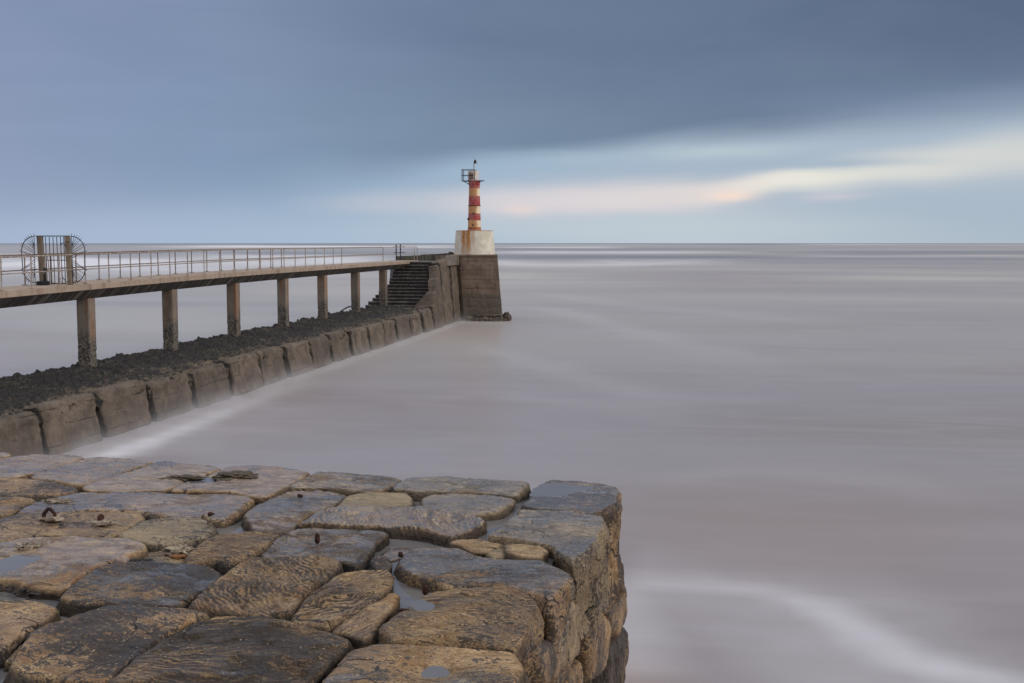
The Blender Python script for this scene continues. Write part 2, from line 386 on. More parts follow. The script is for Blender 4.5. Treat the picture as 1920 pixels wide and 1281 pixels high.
def concrete(name, c1, c2, stain, rust=0.0, tide=None, scale=1.0, lines=0.0, bmp=.02, rough=.8, tcol=None):
    """cast concrete: mottled, streaked, optional dark weed zone below world height tide=(lo,hi)"""
    m, n, b = mat(name); g = n.node('ShaderNodeNewGeometry').outputs['Position']
    s = n.node('ShaderNodeSeparateXYZ', {0: g}).outputs
    a = n.noise(g, 1.2 * scale, 6, .6, .3); f = n.noise(g, 11 * scale, 6, .7); gr = n.noise(g, 60 * scale, 3, .6)
    col = n.mix(n.ss(n.math('ADD', n.math('MULTIPLY', a, .6), n.math('MULTIPLY', f, .4)), .38, .62), c1, c2)
    streak = n.noise(n.mapping(g, sc=(3, 3, .5)), 1.0, 5, .6)
    col = n.mix(n.math('MULTIPLY', n.ss(streak, .50, .68), .6), col, stain)
    if rust: col = n.mix(n.math('MULTIPLY', n.ss(n.noise(n.mapping(g, loc=(3, 9, 1), sc=(4.2, 4.2, .22)), 1.0, 4, .6), .48, .62), rust), col, lin(158, 104, 66))
    hh = n.math('ADD', n.math('MULTIPLY', f, 1.0), n.math('MULTIPLY', gr, .3))
    if lines:
        zz = n.math('ADD', s[2], n.math('MULTIPLY', n.math('SUBTRACT', n.noise(g, 1.6, 4), .5), .16))
        fr = n.math('ABSOLUTE', n.math('SUBTRACT', n.math('FRACT', n.math('DIVIDE', zz, lines)), .5))
        ln = n.math('MULTIPLY', n.ss(fr, .030, .006), n.ss(n.noise(g, 1.5, 5), .49, .60))
        col = n.mix(n.math('MULTIPLY', ln, .75), col, lin(38, 32, 28)); hh = n.math('SUBTRACT', hh, n.math('MULTIPLY', ln, 1.2))
    rb = n.node('ShaderNodeObjectInfo').outputs['Random']; col = n.mix(n.math('MULTIPLY', rb, .42), col, stain)
    pits = n.ss(n.noise(g, 26 * scale, 4, .7), .58, .68)
    col = n.mix(n.math('MULTIPLY', pits, .6), col, lin(45, 40, 36))
    wa = n.attr('weed', 'GEOMETRY'); col = n.mix(n.math('MULTIPLY', wa, .9), col, lin(34, 30, 28))  # shade of the block joints, painted near black into the colour
    if tide:
        zt = n.math('ADD', s[2], n.math('MULTIPLY', n.math('SUBTRACT', n.noise(g, 1.7, 6, .7), .5), tide[2]))
        tm = n.ss(zt, tide[1], tide[0])
        col = n.mix(n.math('MULTIPLY', tm, .85), col, n.mix(n.ss(f, .42, .6), *(tcol or (lin(34, 32, 32), lin(104, 98, 90)))))
    n.put(b.inputs['Base Color'], col); b.inputs['Roughness'].default_value = rough
    bump(n, b, hh, bmp, 1.0); return m
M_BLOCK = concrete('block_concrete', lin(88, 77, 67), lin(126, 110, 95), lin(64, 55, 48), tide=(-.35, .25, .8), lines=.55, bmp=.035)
M_PIER = concrete('pier_concrete', lin(126, 114, 102), lin(150, 136, 120), lin(84, 76, 68), rust=.75, tide=(2.5, 3.2, 1.8), bmp=.02, tcol=(lin(34, 33, 33), lin(128, 120, 108)))
M_DECK = concrete('deck_concrete', lin(158, 140, 124), lin(178, 160, 142), lin(120, 104, 90), rust=.22, bmp=.012)
M_WALL = concrete('tower_concrete', lin(122, 102, 86), lin(162, 140, 120), lin(80, 66, 58), tide=(2.15, 2.3, .3), lines=.75, bmp=.03, tcol=(lin(84, 76, 68), lin(116, 104, 92)))
M_STEP = concrete('step_concrete', lin(112, 102, 94), lin(140, 128, 116), lin(60, 54, 50), bmp=.02)
M_RISER = concrete('weedy_riser', lin(34, 32, 34), lin(66, 60, 58), lin(18, 18, 20), bmp=.02, rough=.5)

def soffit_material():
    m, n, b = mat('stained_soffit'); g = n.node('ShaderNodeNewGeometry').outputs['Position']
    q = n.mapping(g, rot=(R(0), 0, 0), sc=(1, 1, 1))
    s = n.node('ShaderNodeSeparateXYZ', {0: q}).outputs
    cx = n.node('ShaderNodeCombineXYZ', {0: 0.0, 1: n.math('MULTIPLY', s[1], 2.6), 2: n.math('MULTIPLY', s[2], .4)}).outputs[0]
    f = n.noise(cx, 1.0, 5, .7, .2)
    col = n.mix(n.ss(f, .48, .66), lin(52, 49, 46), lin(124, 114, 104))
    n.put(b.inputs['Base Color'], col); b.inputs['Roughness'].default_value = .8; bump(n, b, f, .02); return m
M_SOFF = soffit_material()

def crust_material():
    m, n, b = mat('mussel_crust'); g = n.node('ShaderNodeNewGeometry').outputs['Position']
    f = n.noise(g, 7, 7, .72); a = n.noise(g, .9, 4, .6, .4); v = n.node('ShaderNodeTexVoronoi', {'Vector': g, 'Scale': 12.0}).outputs['Distance']
    x = n.node('ShaderNodeSeparateXYZ', {0: g}).outputs[0]
    near = n.ss(x, -20.6, -19.5)
    k = n.math('ADD', n.math('ADD', n.math('MULTIPLY', f, .8), n.math('MULTIPLY', a, .45)), n.math('MULTIPLY', near, .10))
    pk = n.ss(k, .65, .84)
    col = n.mix(pk, n.mix(n.ss(f, .4, .6), lin(22, 19, 19), lin(50, 41, 36)), lin(118, 104, 84))
    col = n.mix(n.math('MULTIPLY', n.ss(n.noise(g, .55, 3), .60, .70), .5), col, lin(74, 82, 52))
    n.put(b.inputs['Base Color'], col); b.inputs['Roughness'].default_value = .62
    bump(n, b, n.math('ADD', f, n.math('MULTIPLY', v, .6)), .09, 1.0); return m
M_CRUST = crust_material()
M_CORE = simple('dark_fill', (.012, .011, .011, 1), .9, (.03, .026, .022, 1), 6, bmp=.02)
M_BED = simple('mortar_and_silt', lin(58, 50, 44), .5, lin(34, 30, 28), 14, bmp=.02)
M_RAIL = simple('weathered_rail_steel', lin(182, 170, 158), .5, lin(128, 108, 94), 9, metal=.1, bmp=.001)
M_RAILD = simple('brown_rail_steel', lin(140, 122, 112), .55, lin(104, 86, 76), 9, metal=.1, bmp=.001)
M_IRON = simple('dark_iron', lin(40, 36, 44), .55, lin(62, 50, 50), 12, metal=.3, bmp=.001)
M_BLUE = simple('dark_blue_paint', lin(34, 40, 66), .5, lin(48, 50, 68), 8, bmp=.001)
M_RUST = simple('rust', lin(74, 38, 26), .85, lin(40, 24, 20), 30, bmp=.006)
M_RUSTO = simple('orange_rust', lin(150, 98, 54), .85, lin(104, 64, 38), 30, bmp=.006)
M_CHUNK = simple('pale_mortar', lin(176, 160, 138), .8, lin(98, 82, 68), 24, bmp=.01)
M_WEED = simple('brown_weed', lin(58, 48, 36), .6, lin(104, 88, 66), 40, bmp=.01)
M_PEB = simple('pink_pebble', lin(176, 150, 134), .55, lin(130, 112, 102), 30, bmp=.003)
M_WHITE = simple('white_lamp_glass', (.85, .85, .85, 1), .3, (.8, .8, .8, 1), 3, bmp=.0)
M_BLK = simple('black_rubber', lin(22, 22, 30), .6, lin(34, 32, 40), 8, bmp=.002)
M_OLIVE = concrete('mossy_parapet', lin(82, 80, 68), lin(110, 102, 88), lin(52, 50, 44), bmp=.02)

def paint(name, base, rust, amt, cx=0, cy=0, warm=None):
    """old paint with rust runs, heavier on the -X side of the tower"""
    m, n, b = mat(name); g = n.node('ShaderNodeNewGeometry').outputs['Position']
    q = n.mapping(g, loc=(-cx, -cy, 0)); s = n.node('ShaderNodeSeparateXYZ', {0: q}).outputs
    an = n.math('ARCTAN2', s[1], s[0])
    cyl = n.node('ShaderNodeCombineXYZ', {0: n.math('MULTIPLY', an, 2.4), 1: 0.0, 2: n.math('MULTIPLY', s[2], .30)}).outputs[0]
    st = n.noise(cyl, 2.4, 5, .6); bl = n.noise(g, 2.2, 5, .65)
    side = n.ss(s[0], .50, .0) if warm else .45
    k = n.math('ADD', n.math('MULTIPLY', st, .75), n.math('MULTIPLY', bl, .35))
    k = n.math('ADD', k, n.math('MULTIPLY', side, amt))
    rm = n.ss(k, .62, .86)
    col = n.mix(n.ss(bl, .35, .7), base, n.mix(.4, base, lin(170, 160, 140)) if not warm else n.mix(.3, base, lin(190, 160, 110)))
    col = n.mix(n.math('MULTIPLY', rm, .85), col, n.mix(n.ss(n.noise(g, 9, 4), .4, .6), rust, lin(176, 124, 70)))
    n.put(b.inputs['Base Color'], col); b.inputs['Roughness'].default_value = .6; bump(n, b, bl, .01); return m

def plinth_material(cx, cy, ztop):
    m, n, b = mat('rust_streaked_white'); g = n.node('ShaderNodeNewGeometry').outputs['Position']
    q = n.mapping(g, loc=(-cx, -cy, -ztop)); s = n.node('ShaderNodeSeparateXYZ', {0: q}).outputs
    a = n.noise(g, 1.5, 6, .65); f = n.noise(g, 14, 5, .7)
    col = n.mix(n.ss(a, .35, .65), lin(226, 218, 202), lin(204, 194, 172))
    an = n.math('ARCTAN2', s[1], s[0])
    wob = n.math('MULTIPLY', n.math('SUBTRACT', n.noise(n.mapping(g, sc=(1, 1, 1.5)), 1.6, 3), .5), .18)
    for c, w_, k, ln in ((-1.98, .12, 1.3, 3.2), (-1.71, .13, 1.4, 3.2), (-1.45, .08, .5, 2.4), (-2.2, .05, .35, 1.2)):
        d = n.math('ABSOLUTE', n.math('ADD', n.math('SUBTRACT', an, c), wob))
        st = n.math('MULTIPLY', n.ss(d, w_ * 1.5, w_ * .3), n.ss(s[2], -ln, -.1))
        st = n.math('MULTIPLY', st, n.math('ADD', .4, f))
        col = n.mix(n.math('MULTIPLY', st, k, clamp=True), col, n.mix(n.ss(f, .4, .6), lin(168, 100, 44), lin(196, 140, 76)))
    col = n.mix(n.math('MULTIPLY', n.ss(n.math('ADD', s[2], n.math('MULTIPLY', f, .1)), -.06, .03), .75), col, lin(126, 62, 46))
    sp2 = n.math('MULTIPLY', n.ss(n.noise(g, 5, 5, .7), .64, .70), .55)
    col = n.mix(sp2, col, lin(110, 92, 80))
    n.put(b.inputs['Base Color'], col); b.inputs['Roughness'].default_value = .65; bump(n, b, f, .01); return m

# ------------------------------------------------------------------ sea
def polyd(P, pts):
    """distance of P (n,2) to a polyline and the arc fraction"""
    best = np.full(len(P), 1e18); fr = np.zeros(len(P)); L = 0; seg = []
    for a, b in zip(pts, pts[1:]): seg.append(np.hypot(b[0] - a[0], b[1] - a[1]))
    T = sum(seg)
    for (a, b), l in zip(zip(pts, pts[1:]), seg):
        a = np.array(a); b = np.array(b); d = b - a
        t = np.clip(((P - a) @ d) / (l * l), 0, 1); q = a + t[:, None] * d; dd = np.hypot(*(P - q).T)
        k = dd < best; best[k] = dd[k]; fr[k] = (L + t[k] * l) / T; L += l
    return best, fr
def build_sea():
    fwd = math.pi / 2 + YAW
    th = []
    a = -math.pi
    while a < math.pi - 1e-6:
        th.append(a); a += R(.22) if abs(a) < R(30) else R(4)
    th = np.array(th); nr = 330
    rr = 4.0 * (60000 / 4.0) ** (np.linspace(0, 1, nr) ** 1.05)
    TT, RR = np.meshgrid(th, rr); X = (RR * np.cos(fwd + TT)).ravel(); Y = (RR * np.sin(fwd + TT)).ravel()
    P = np.stack([X, Y], 1); nt = len(th)
    w2 = lambda *px: [tuple(onz(x, y, 0)[:2]) for x, y in px]
    P3 = np.stack([X * .25, Y * .25, X * 0], 1)
    wob = fbm(P3, 4)
    foam = np.zeros(len(P))
    def add(pts, w0, w1, k0, k1, wn=.5, ends=.08):
        nonlocal foam
        d, fr = polyd(P, pts); ww = w0 + (w1 - w0) * fr
        d = np.abs(d + wob * ww * wn)
        m = np.exp(-(d / ww) ** 2) * (k0 + (k1 - k0) * fr) * sstep(fr, -.001, ends) * sstep(1 - fr, -.001, ends)
        foam = np.maximum(foam, m)
    # streak peeling off the breakwater
    add(w2((150, 872), (230, 846), (330, 808), (400, 782), (460, 757), (530, 730), (600, 706)), .62, 1.0, .92, .0, .7, .04)
    add(w2((200, 850), (300, 818), (400, 785), (480, 756)), 2.4, 2.6, .22, .08, .7, .15)
    # wash along the wall foot
    add([(-18.7, y) for y in range(26, 100, 6)], .4, .6, .16, .12, .8, .02)
    add(w2((860, 607), (900, 606), (950, 604)), 1.1, 1.2, .30, .2)
    # arc of foam at the right
    add(w2((1130, 1075), (1230, 1092), (1330, 1096), (1420, 1108), (1520, 1135), (1620, 1185), (1700, 1232), (1790, 1262), (1920, 1292), (2050, 1310), (2300, 1330), (2700, 1325)), .75, .80, .36, .95, 1.0)
    add(w2((1150, 1100), (1300, 1108), (1450, 1130), (1600, 1200), (1700, 1250), (1900, 1310)), 2.2, 2.0, .16, .30, .9)
    add(w2((1180, 1080), (1195, 1281)), .7, .9, .22, .30, .6)
    for pts, k in ((((950, 565), (1080, 590), (1250, 640), (1450, 690), (1620, 720)), .16), (((980, 545), (1200, 575), (1500, 600), (1850, 610)), .14), (((700, 760), (900, 740), (1150, 760), (1400, 800)), .10), (((1180, 900), (1400, 880), (1650, 900), (1900, 960)), .10), (((1250, 1180), (1450, 1210), (1600, 1290)), .14), (((860, 640), (1000, 680), (1200, 740), (1350, 800)), .12)):
        W_ = w2(*pts); dd_ = np.hypot(*W_[len(W_) // 2]); add(W_, dd_ * .02, dd_ * .035, k, k * .5, .9, .25)
    # distant breakers: long pale lines lying across the view
    Pc = P @ np.array([[math.cos(YAW), -math.sin(YAW)], [math.sin(YAW), math.cos(YAW)]]); 
    dep = Pc[:, 1]; lat = Pc[:, 0] / np.maximum(dep, 1) * F + 960      # bearing in photo columns
    nb = fbm(np.stack([lat / 300, np.log(np.maximum(dep, 1)) * 2, dep * 0], 1), 4)
    def brk(y, h, x0, x1, k, soft=120):
        nonlocal foam
        yy = HY + F * EYE / np.maximum(dep, 1) + nb * h * 1.2
        m = np.exp(-((yy - y) / h) ** 2) * sstep(lat, x0 - soft, x0 + soft) * sstep(-lat, -x1 - soft, -x1 + soft) * k * (dep > 60)
        foam = np.maximum(foam, np.clip(m * (1 + nb * .6), 0, 1))
    brk(463, 2.2, 330, 880, .9); brk(463.5, 1.6, 930, 1150, .8, 60); brk(459.5, 1.0, 700, 1350, .45)
    brk(474, 2.4, 900, 1350, .6); brk(480, 3, 1500, 2000, .25); brk(459, 1.0, 1500, 2000, .6); brk(468, 1.6, 1350, 1900, .2)
    brk(493, 5.5, 850, 1300, .75, 160); brk(497, 13, -200, 500, .95, 180); brk(490, 11, 350, 700, .80, 80); brk(508, 12, -200, 640, .45, 120)
    mud = np.zeros(len(P))
    for x, y, sx, sy, k in ((1500, 1010, 500, 120, .5), (1150, 1290, 140, 40, 1.0), (880, 622, 120, 16, .8), (1300, 525, 500, 26, .35), (620, 535, 400, 22, .35), (700, 760, 300, 60, .3)):
        c = onz(x, y, 0); xx = (lat - x) / sx; yv = (HY + F * EYE / np.maximum(dep, 1) - y) / sy
        mud = np.maximum(mud, np.exp(-(xx ** 2 + yv ** 2)) * k * (dep > 1))
    cream_sheen = np.zeros(len(P)); yrow = HY + F * EYE / np.maximum(dep, 1) + nb * 6  # where the painted cream sky reflection lies on the water
    for x, y, sx, sy, k in ((960, 525, 420, 26, .75), (1750, 520, 420, 20, .6), (1400, 505, 700, 14, .4), (1250, 570, 300, 16, .25), (300, 600, 420, 40, .5), (620, 540, 260, 26, .6), (60, 560, 200, 40, .4), (1700, 600, 300, 30, .18), (1000, 660, 260, 30, .12), (1150, 1180, 60, 80, .2)):
        cream_sheen = np.maximum(cream_sheen, np.exp(-(((lat - x) / sx) ** 2 + ((yrow - y) / sy) ** 2)) * k * (dep > 1))
    cream_sheen = np.maximum(cream_sheen, .34 * sstep(-yrow, -760, -560) * (dep > 1))
    deep = np.zeros(len(P))
    for x, y, sx, sy, k in ((1200, 458, 900, 1.6, .8), (400, 457.5, 700, 2.2, .6), (1150, 482, 380, 4.0, .8), (1750, 486, 420, 5, .5), (1200, 467.5, 500, 2.0, .55), (560, 475, 420, 3.5, .6), (1750, 474, 300, 4, .6)):
        deep = np.maximum(deep, np.exp(-((lat - x) / sx) ** 4 - ((yrow - nb * 5 - y) / sy) ** 2) * k * (dep > 60))
    verts = np.stack([X, Y, X * 0], 1); verts = np.vstack([verts, [[0, 0, 0]]]); c = len(verts) - 1
    faces = []
    for i in range(nr - 1):
        for j in range(nt):
            k = (j + 1) % nt; faces.append((i * nt + j, (i + 1) * nt + j, (i + 1) * nt + k, i * nt + k))
    for j in range(nt): faces.append((c, j, (j + 1) % nt))
    o = mesh_obj('sea', verts, faces, sea_material())
    for nm, arr in (('foam', foam), ('mud', mud), ('cream_sheen', cream_sheen), ('deep', deep)):
        at = o.data.attributes.new(nm, 'FLOAT', 'POINT'); at.data.foreach_set('value', np.append(arr, 0).astype(np.float32))
    tag(o, 'smooth grey brown sea with soft streaks of foam', kind='structure')
build_sea()

# ------------------------------------------------------------------ breakwater
XF, YE = -18.9, 96.5                # wall foot line, end of the wall
def wall_top(y):
    k = sstep(np.array([y], float), 84.5, 90.5)[0]; return 1.48 + (5.28 - 1.48) * k
bw = empty('breakwater', (-21, 55, 0), 'long low breakwater of jointed concrete blocks crusted with dark mussels', 'breakwater')
def block(y0, y1, seed, res):
    nu = max(int((y1 - y0) / res), 14); rs = np.random.default_rng(seed)
    u = np.linspace(0, 1, nu); e = 0.5 - .5 * np.cos(np.pi * u); u = .35 * e + .65 * u      # denser at the joints
    ht = wall_top((y0 + y1) / 2); dz = rs.uniform(-.09, .10); xo = rs.uniform(-.10, .08)
    slope0, slope1 = wall_top(y0), wall_top(y1)
    nface = max(int((ht + 1.2) / res), 20); arc = 10; ntop = 16; batt_ = .18 - .10 * min(1, max(0, (ht - 1.5) / 2))
    V = []
    for iu, uu in enumerate(u):
        zt = slope0 + (slope1 - slope0) * uu + dz
        if slope1 - slope0 > .5: zt = slope0 + (slope1 - slope0) * (round(uu * 3) / 3 * .8 + uu * .2) + dz
        rad = .22 + .08 * math.sin(seed * 3 + uu * 4)
        pr = [(XF - batt_ * z, z) for z in np.linspace(-1.2, zt - rad, nface)]
        cx, cz = pr[-1][0] - rad, zt - rad
        pr += [(cx + rad * math.cos(a), cz + rad * math.sin(a)) for a in np.linspace(0, math.pi / 2, arc + 1)[1:]]
        wtop = 1.5 if zt < 2.6 else .55
        pr += [(cx - d, zt - .16 * d) for d in np.linspace(0, wtop, ntop + 1)[1:]]
        y = y0 + (y1 - y0) * uu
        ed = min(uu, 1 - uu) * (y1 - y0)
        inn = .10 * math.exp(-ed / .07)
        # inward inset following the profile normal
        P = np.array(pr); T = np.gradient(P, axis=0); T /= np.linalg.norm(T, axis=1)[:, None]; Nn = np.stack([T[:, 1], -T[:, 0]], 1)
        P = P - Nn * inn
        V.append(np.stack([P[:, 0] + xo, np.full(len(P), y), P[:, 1]], 1))
    V = np.array(V); nv = V.shape[1]
    ends = []
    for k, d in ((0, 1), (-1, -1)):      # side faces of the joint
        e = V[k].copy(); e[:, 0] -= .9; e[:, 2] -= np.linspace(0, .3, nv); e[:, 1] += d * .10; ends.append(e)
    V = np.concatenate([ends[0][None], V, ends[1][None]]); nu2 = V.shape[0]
    P = V.reshape(-1, 3)
    sd_ = seed * 3.1
    zz = P[:, 2]
    n1 = fbm(P * .9 + sd_, 3); n2 = fbm(P * 3.5 + sd_, 4); n3 = fbm(P * 10 + sd_, 3)
    shoulder = np.exp(-((zz - (zz.max() - .15)) / .35) ** 2)
    layer = np.sin((zz + n1 * .15) * 2 * np.pi / .55) * .010
    P = P.copy()
    P[:, 0] += n1 * .10 + n2 * (.035 + .07 * shoulder) + n3 * (.01 + .03 * shoulder) + layer
    P[:, 2] += n2 * .05 * shoulder + n3 * .05 * shoulder
    P[:, 1] += n2 * .05
    fs = [(i * nv + j, (i + 1) * nv + j, (i + 1) * nv + j + 1, i * nv + j + 1) for i in range(nu2 - 1) for j in range(nv - 1)]
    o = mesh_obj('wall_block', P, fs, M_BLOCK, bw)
    wd = np.zeros((nu2, nv)); wd[0] = wd[-1] = 1; wd[1] = wd[-2] = .8  # block end faces and rims get the painted joint shade
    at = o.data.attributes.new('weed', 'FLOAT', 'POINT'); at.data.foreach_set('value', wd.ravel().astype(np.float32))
    return o
# joints read from the photo (column, row near the foot)
joints = [-1.0, 2.6, 6.2, 9.8, 13.4, 17.0, 20.5, 24.0, 27.4]
for px, py in ((98, 870), (208, 820), (300, 790), (375, 765), (442, 738), (501, 718), (548, 702), (594, 688), (632, 674), (668, 664), (700, 655), (728, 645), (752, 638), (778, 630), (800, 622), (819, 616), (840, 608), (857, 604)):
    joints.append(onx(px, py, XF + .1).y)
joints.append(YE)
for i, (a, b) in enumerate(zip(joints, joints[1:])):
    g = (.18 if b < 60 else .21) + .05 * random.random()
    block(a + g, b - g, i, .2 if b < 27 else .055 if b < 50 else (.08 if b < 72 else .10))
# crust of rubble and mussels on top
def crust():
    xs = np.arange(-24.0, -19.12, .055); ys = np.concatenate([np.arange(-1, 26, .3), np.arange(26, 90.0, .075)])
    X, Y = np.meshgrid(xs, ys); P = np.stack([X.ravel(), Y.ravel(), X.ravel() * 0], 1)
    z = 1.50 + .06 * (-(P[:, 0] + 19.4)) ; z = np.minimum(z, 1.74)
    z += .22 * np.clip(perlin(P * 1.3 + 3) - .12, 0, 1) + .10 * fbm(P * .5, 3) + .12 * fbm(P * 1.6, 4, .6, 1) + .10 * fbm(P * 4.4, 4, .65, 1)
    edge_b = sstep(P[:, 0] + .25 * fbm(P * np.array([.6, .6, 0]) + 5, 4), -23.95, -23.45)
    edge_f = sstep(-(P[:, 0] + .45 * fbm(P * np.array([.7, .7, 0]) + 9, 4) * 1.6), 19.22, 19.75)
    z = z * edge_b + (-.6) * (1 - edge_b); z += .07; z -= (1 - edge_f) * .30
    # dips where the joints run in
    for j in joints:
        z -= .35 * np.exp(-((P[:, 1] - j) / .14) ** 2) * sstep(P[:, 0], -20.3, -19.5)
    P[:, 2] = z; nx = len(xs); ny = len(ys)
    fs = [(i * nx + j, i * nx + j + 1, (i + 1) * nx + j + 1, (i + 1) * nx + j) for i in range(ny - 1) for j in range(nx - 1)]
    mesh_obj('mussel_crust', P, fs, M_CRUST, bw)
crust()
MB().box((-21.75, 47.5, .05), (4.3, 97.5, 2.5)).build('core', M_CORE, bw)
for i in range(16):       # loose lumps along the seaward edge
    y = random.uniform(30, 84); MB().ico((-23.6 + random.uniform(-.2, .2), y, 1.68), random.uniform(.10, .22), 2, (1, 1.3, .7), .3, i).build('edge_rubble', M_CRUST, bw, True)

# steps
st = empty('stone_staircase', (-21.5, 88, 1.7), 'dark weedy concrete steps climbing from the low wall to the lighthouse landing', 'staircase')
NS = 14; y0, y1, z0, z1 = 85.6, 91.2, 1.72, 4.92
for i in range(NS):
    a = i / NS; ya = y0 + (y1 - y0) * a; za = z0 + (z1 - z0) * i / (NS - 1)
    xl = -24.5 + 1.15 * min(1, a * 1.9) + random.uniform(-.08, .08); xr = -19.75 + random.uniform(-.1, .05)
    m = MB(); m.box(((xl + xr) / 2, (ya + YE) / 2 + .6, za - .5), (xr - xl, YE - ya, .9)); s_ = m.build('step', M_RISER, st)
    m = MB(); L = xr - xl; k = 26; top = []
    for j in range(k + 1):
        x = xl + L * j / k; wy = .03 * math.sin(j * 2.3 + i) + random.uniform(-.02, .02)
        top.append((x, ya + .55 + wy))
    for (xa, y_a), (xb, y_b) in zip(top, top[1:]):
        hz = .05 + random.uniform(-.02, .015)
        m.hull8([(xa, y_a, za - .055), (xb, y_b, za - .055), (xb, y_b + .5, za - .055), (xa, y_a + .5, za - .055), (xa, y_a, za - .055 + hz), (xb, y_b, za - .055 + hz), (xb, y_b + .5, za - .055 + hz), (xa, y_a + .5, za - .055 + hz)])
    m.build('tread', M_STEP, s_)

# ------------------------------------------------------------------ lighthouse platform
pf = empty('lighthouse_platform', (-18.5, 99, 0), 'tapering concrete block standing in the sea under the lighthouse', 'platform')
cA = onx(868, 598, XF + .15); YP = cA.y                     # front face line
xl_t = ony(862, 478, YP + .4).x; xr_t = ony(932, 478, YP + .4).x; xl_b = ony(872, 600, YP).x; xr_b = ony(944, 600, YP).x
ZP = ony(900, 478, YP + .4).z
def grid_face(name, a, b, c, d, nu, nv, amp, m, parent):
    """bilinear patch a-b bottom, d-c top, displaced along its normal"""
    a, b, c, d = (np.array(q, float) for q in (a, b, c, d)); n = np.cross(b - a, d - a); n /= np.linalg.norm(n); V = []
    for j in range(nv + 1):
        for i in range(nu + 1):
            u, v = i / nu, j / nv; V.append(((a * (1 - u) + b * u) * (1 - v) + (d * (1 - u) + c * u) * v))
    V = np.array(V); z = V[:, 2]
    dis = fbm(V * .8, 3) * amp + fbm(V * 4, 4) * amp * .5 + np.where(np.abs(((z / .75) % 1) - .5) < .06, -amp * .6, 0)
    uv = np.tile(np.linspace(0, 1, nu + 1), nv + 1); dis = dis * np.clip(np.minimum(uv, 1 - uv) * 12, .15, 1)
    V = V + n * dis[:, None]
    return V, [(j * (nu + 1) + i, j * (nu + 1) + i + 1, (j + 1) * (nu + 1) + i + 1, (j + 1) * (nu + 1) + i) for j in range(nv) for i in range(nu)]
ring_b = [(xl_b, YP - .02), (xr_b, YP), (xr_b - .24, YP + 1.7), (xr_b - 1.0, YP + 5.2), (xl_b - 3, YP + 6.0), (xl_b - 4.2, YP + 3)]
ring_t = [(xl_t, YP + .4), (xr_t, YP + .4), (xr_t - .22, YP + 1.9), (xr_t - .8, YP + 4.8), (xl_t - 3, YP + 5.6), (xl_t - 3.9, YP + 3)]
VV, FF = [], []
for i in range(6):
    j = (i + 1) % 6; a, b = ring_b[i], ring_b[j]; c, d = ring_t[j], ring_t[i]
    v, f = grid_face('', (*a, -1.2), (*b, -1.2), (*c, ZP), (*d, ZP), 40, 80, .05, None, None)
    FF += [tuple(k + len(VV) for k in q) for q in f]; VV += list(v)
k = len(VV); VV += [(x, y, ZP - .01) for x, y in ring_t]; FF.append(tuple(range(k, k + 6)))
mesh_obj('block_wall', VV, FF, M_WALL, pf)
m = MB(); m.hull8([(xl_t - .05, YP + .33, ZP - .14), (xr_t + .05, YP + .33, ZP - .14), (xr_t - .8, YP + 4.9, ZP - .14), (xl_t - 3.6, YP + 4.9, ZP - .14), (xl_t - .05, YP + .33, ZP + .02), (xr_t + .05, YP + .33, ZP + .02), (xr_t - .8, YP + 4.9, ZP + .02), (xl_t - 3.6, YP + 4.9, ZP + .02)], .03)
m.build('coping', M_WALL, pf)
v, f = grid_face('', (xl_b + .3, YP - .45, -1), (xr_b + .1, YP - .40, -1), (xr_b, YP - .25, .56), (xl_b + .25, YP - .28, .38), 60, 20, .28, None, None)
k = len(v); v = list(v) + [(q[0], YP + .2, q[2] + .05) for q in v[-61:]]; f = list(f) + [(k - 61 + i, k - 60 + i, k + 1 + i, k + i) for i in range(60)]
mesh_obj('footing', v, f, M_WALL, pf)
# landing slab, parapets
m = MB(); m.hull8([(-24.2, 91.4, 1.0), (-19.5, 91.4, 1.0), (-19.5, YP + 3, 1.0), (-24.2, YP + 3, 1.0), (-23.9, 91.5, 4.93), (-19.6, 91.5, 4.93), (-19.6, YP + 3, 4.93), (-23.9, YP + 3, 4.93)])
m.build('landing_slab', simple('wet_landing', lin(150, 148, 150), .18, lin(110, 106, 104), 4, bmp=.004), pf)
p1 = ony(742, 481, YP + 1.2); p2 = ony(850, 474.5, YP + 2.4)
m = MB()
for i in range(6):
    a, b = p1.lerp(p2, i / 6), p1.lerp(p2, (i + 1) / 6 - .006); e = Vector((0, .45, 0)); hz = random.uniform(-.02, .02)
    m.hull8([(a.x, a.y, 4.4), (b.x, b.y, 4.4), (b.x, b.y + .45, 4.4), (a.x, a.y + .45, 4.4), (a.x, a.y, a.z + hz), (b.x, b.y, b.z + hz), (b.x, b.y + .45, b.z + hz), (a.x, a.y + .45, a.z + hz)], .03)
m.ico((ony(845, 474, YP + 2)), .12, 2, (1.6, 1, .8), .3, 4)
m.build('sea_parapet', M_OLIVE, pf)
q1 = ony(831, 492, 92.0); q2 = ony(846, 478.5, 93.0)
m = MB(); xa, xb = q1.x, q1.x + .62
m.hull8([(xa, 91.6, 4.6), (xb, 91.6, 4.6), (xb, YP + .3, 4.6), (xa, YP + .3, 4.6), (xa + .12, 92.5, 5.42), (xb, 92.5, 5.42), (xb, YP + .35, 5.45), (xa + .12, YP + .35, 5.45)], .04)
m.build('inner_parapet', M_STEP, pf)
rk = MB().ico((xr_b + .22, YP + .6, .15), .42, 3, (.8, .8, 1.3), .35, 3).ico((xr_b - .1, YP + .1, .0), .35, 3, (1, .8, .8), .3, 8).build('sea_rock', M_CRUST, None, True)
tag(rk, 'dark weedy rock at the right foot of the lighthouse block, washed by the sea', 'rock')

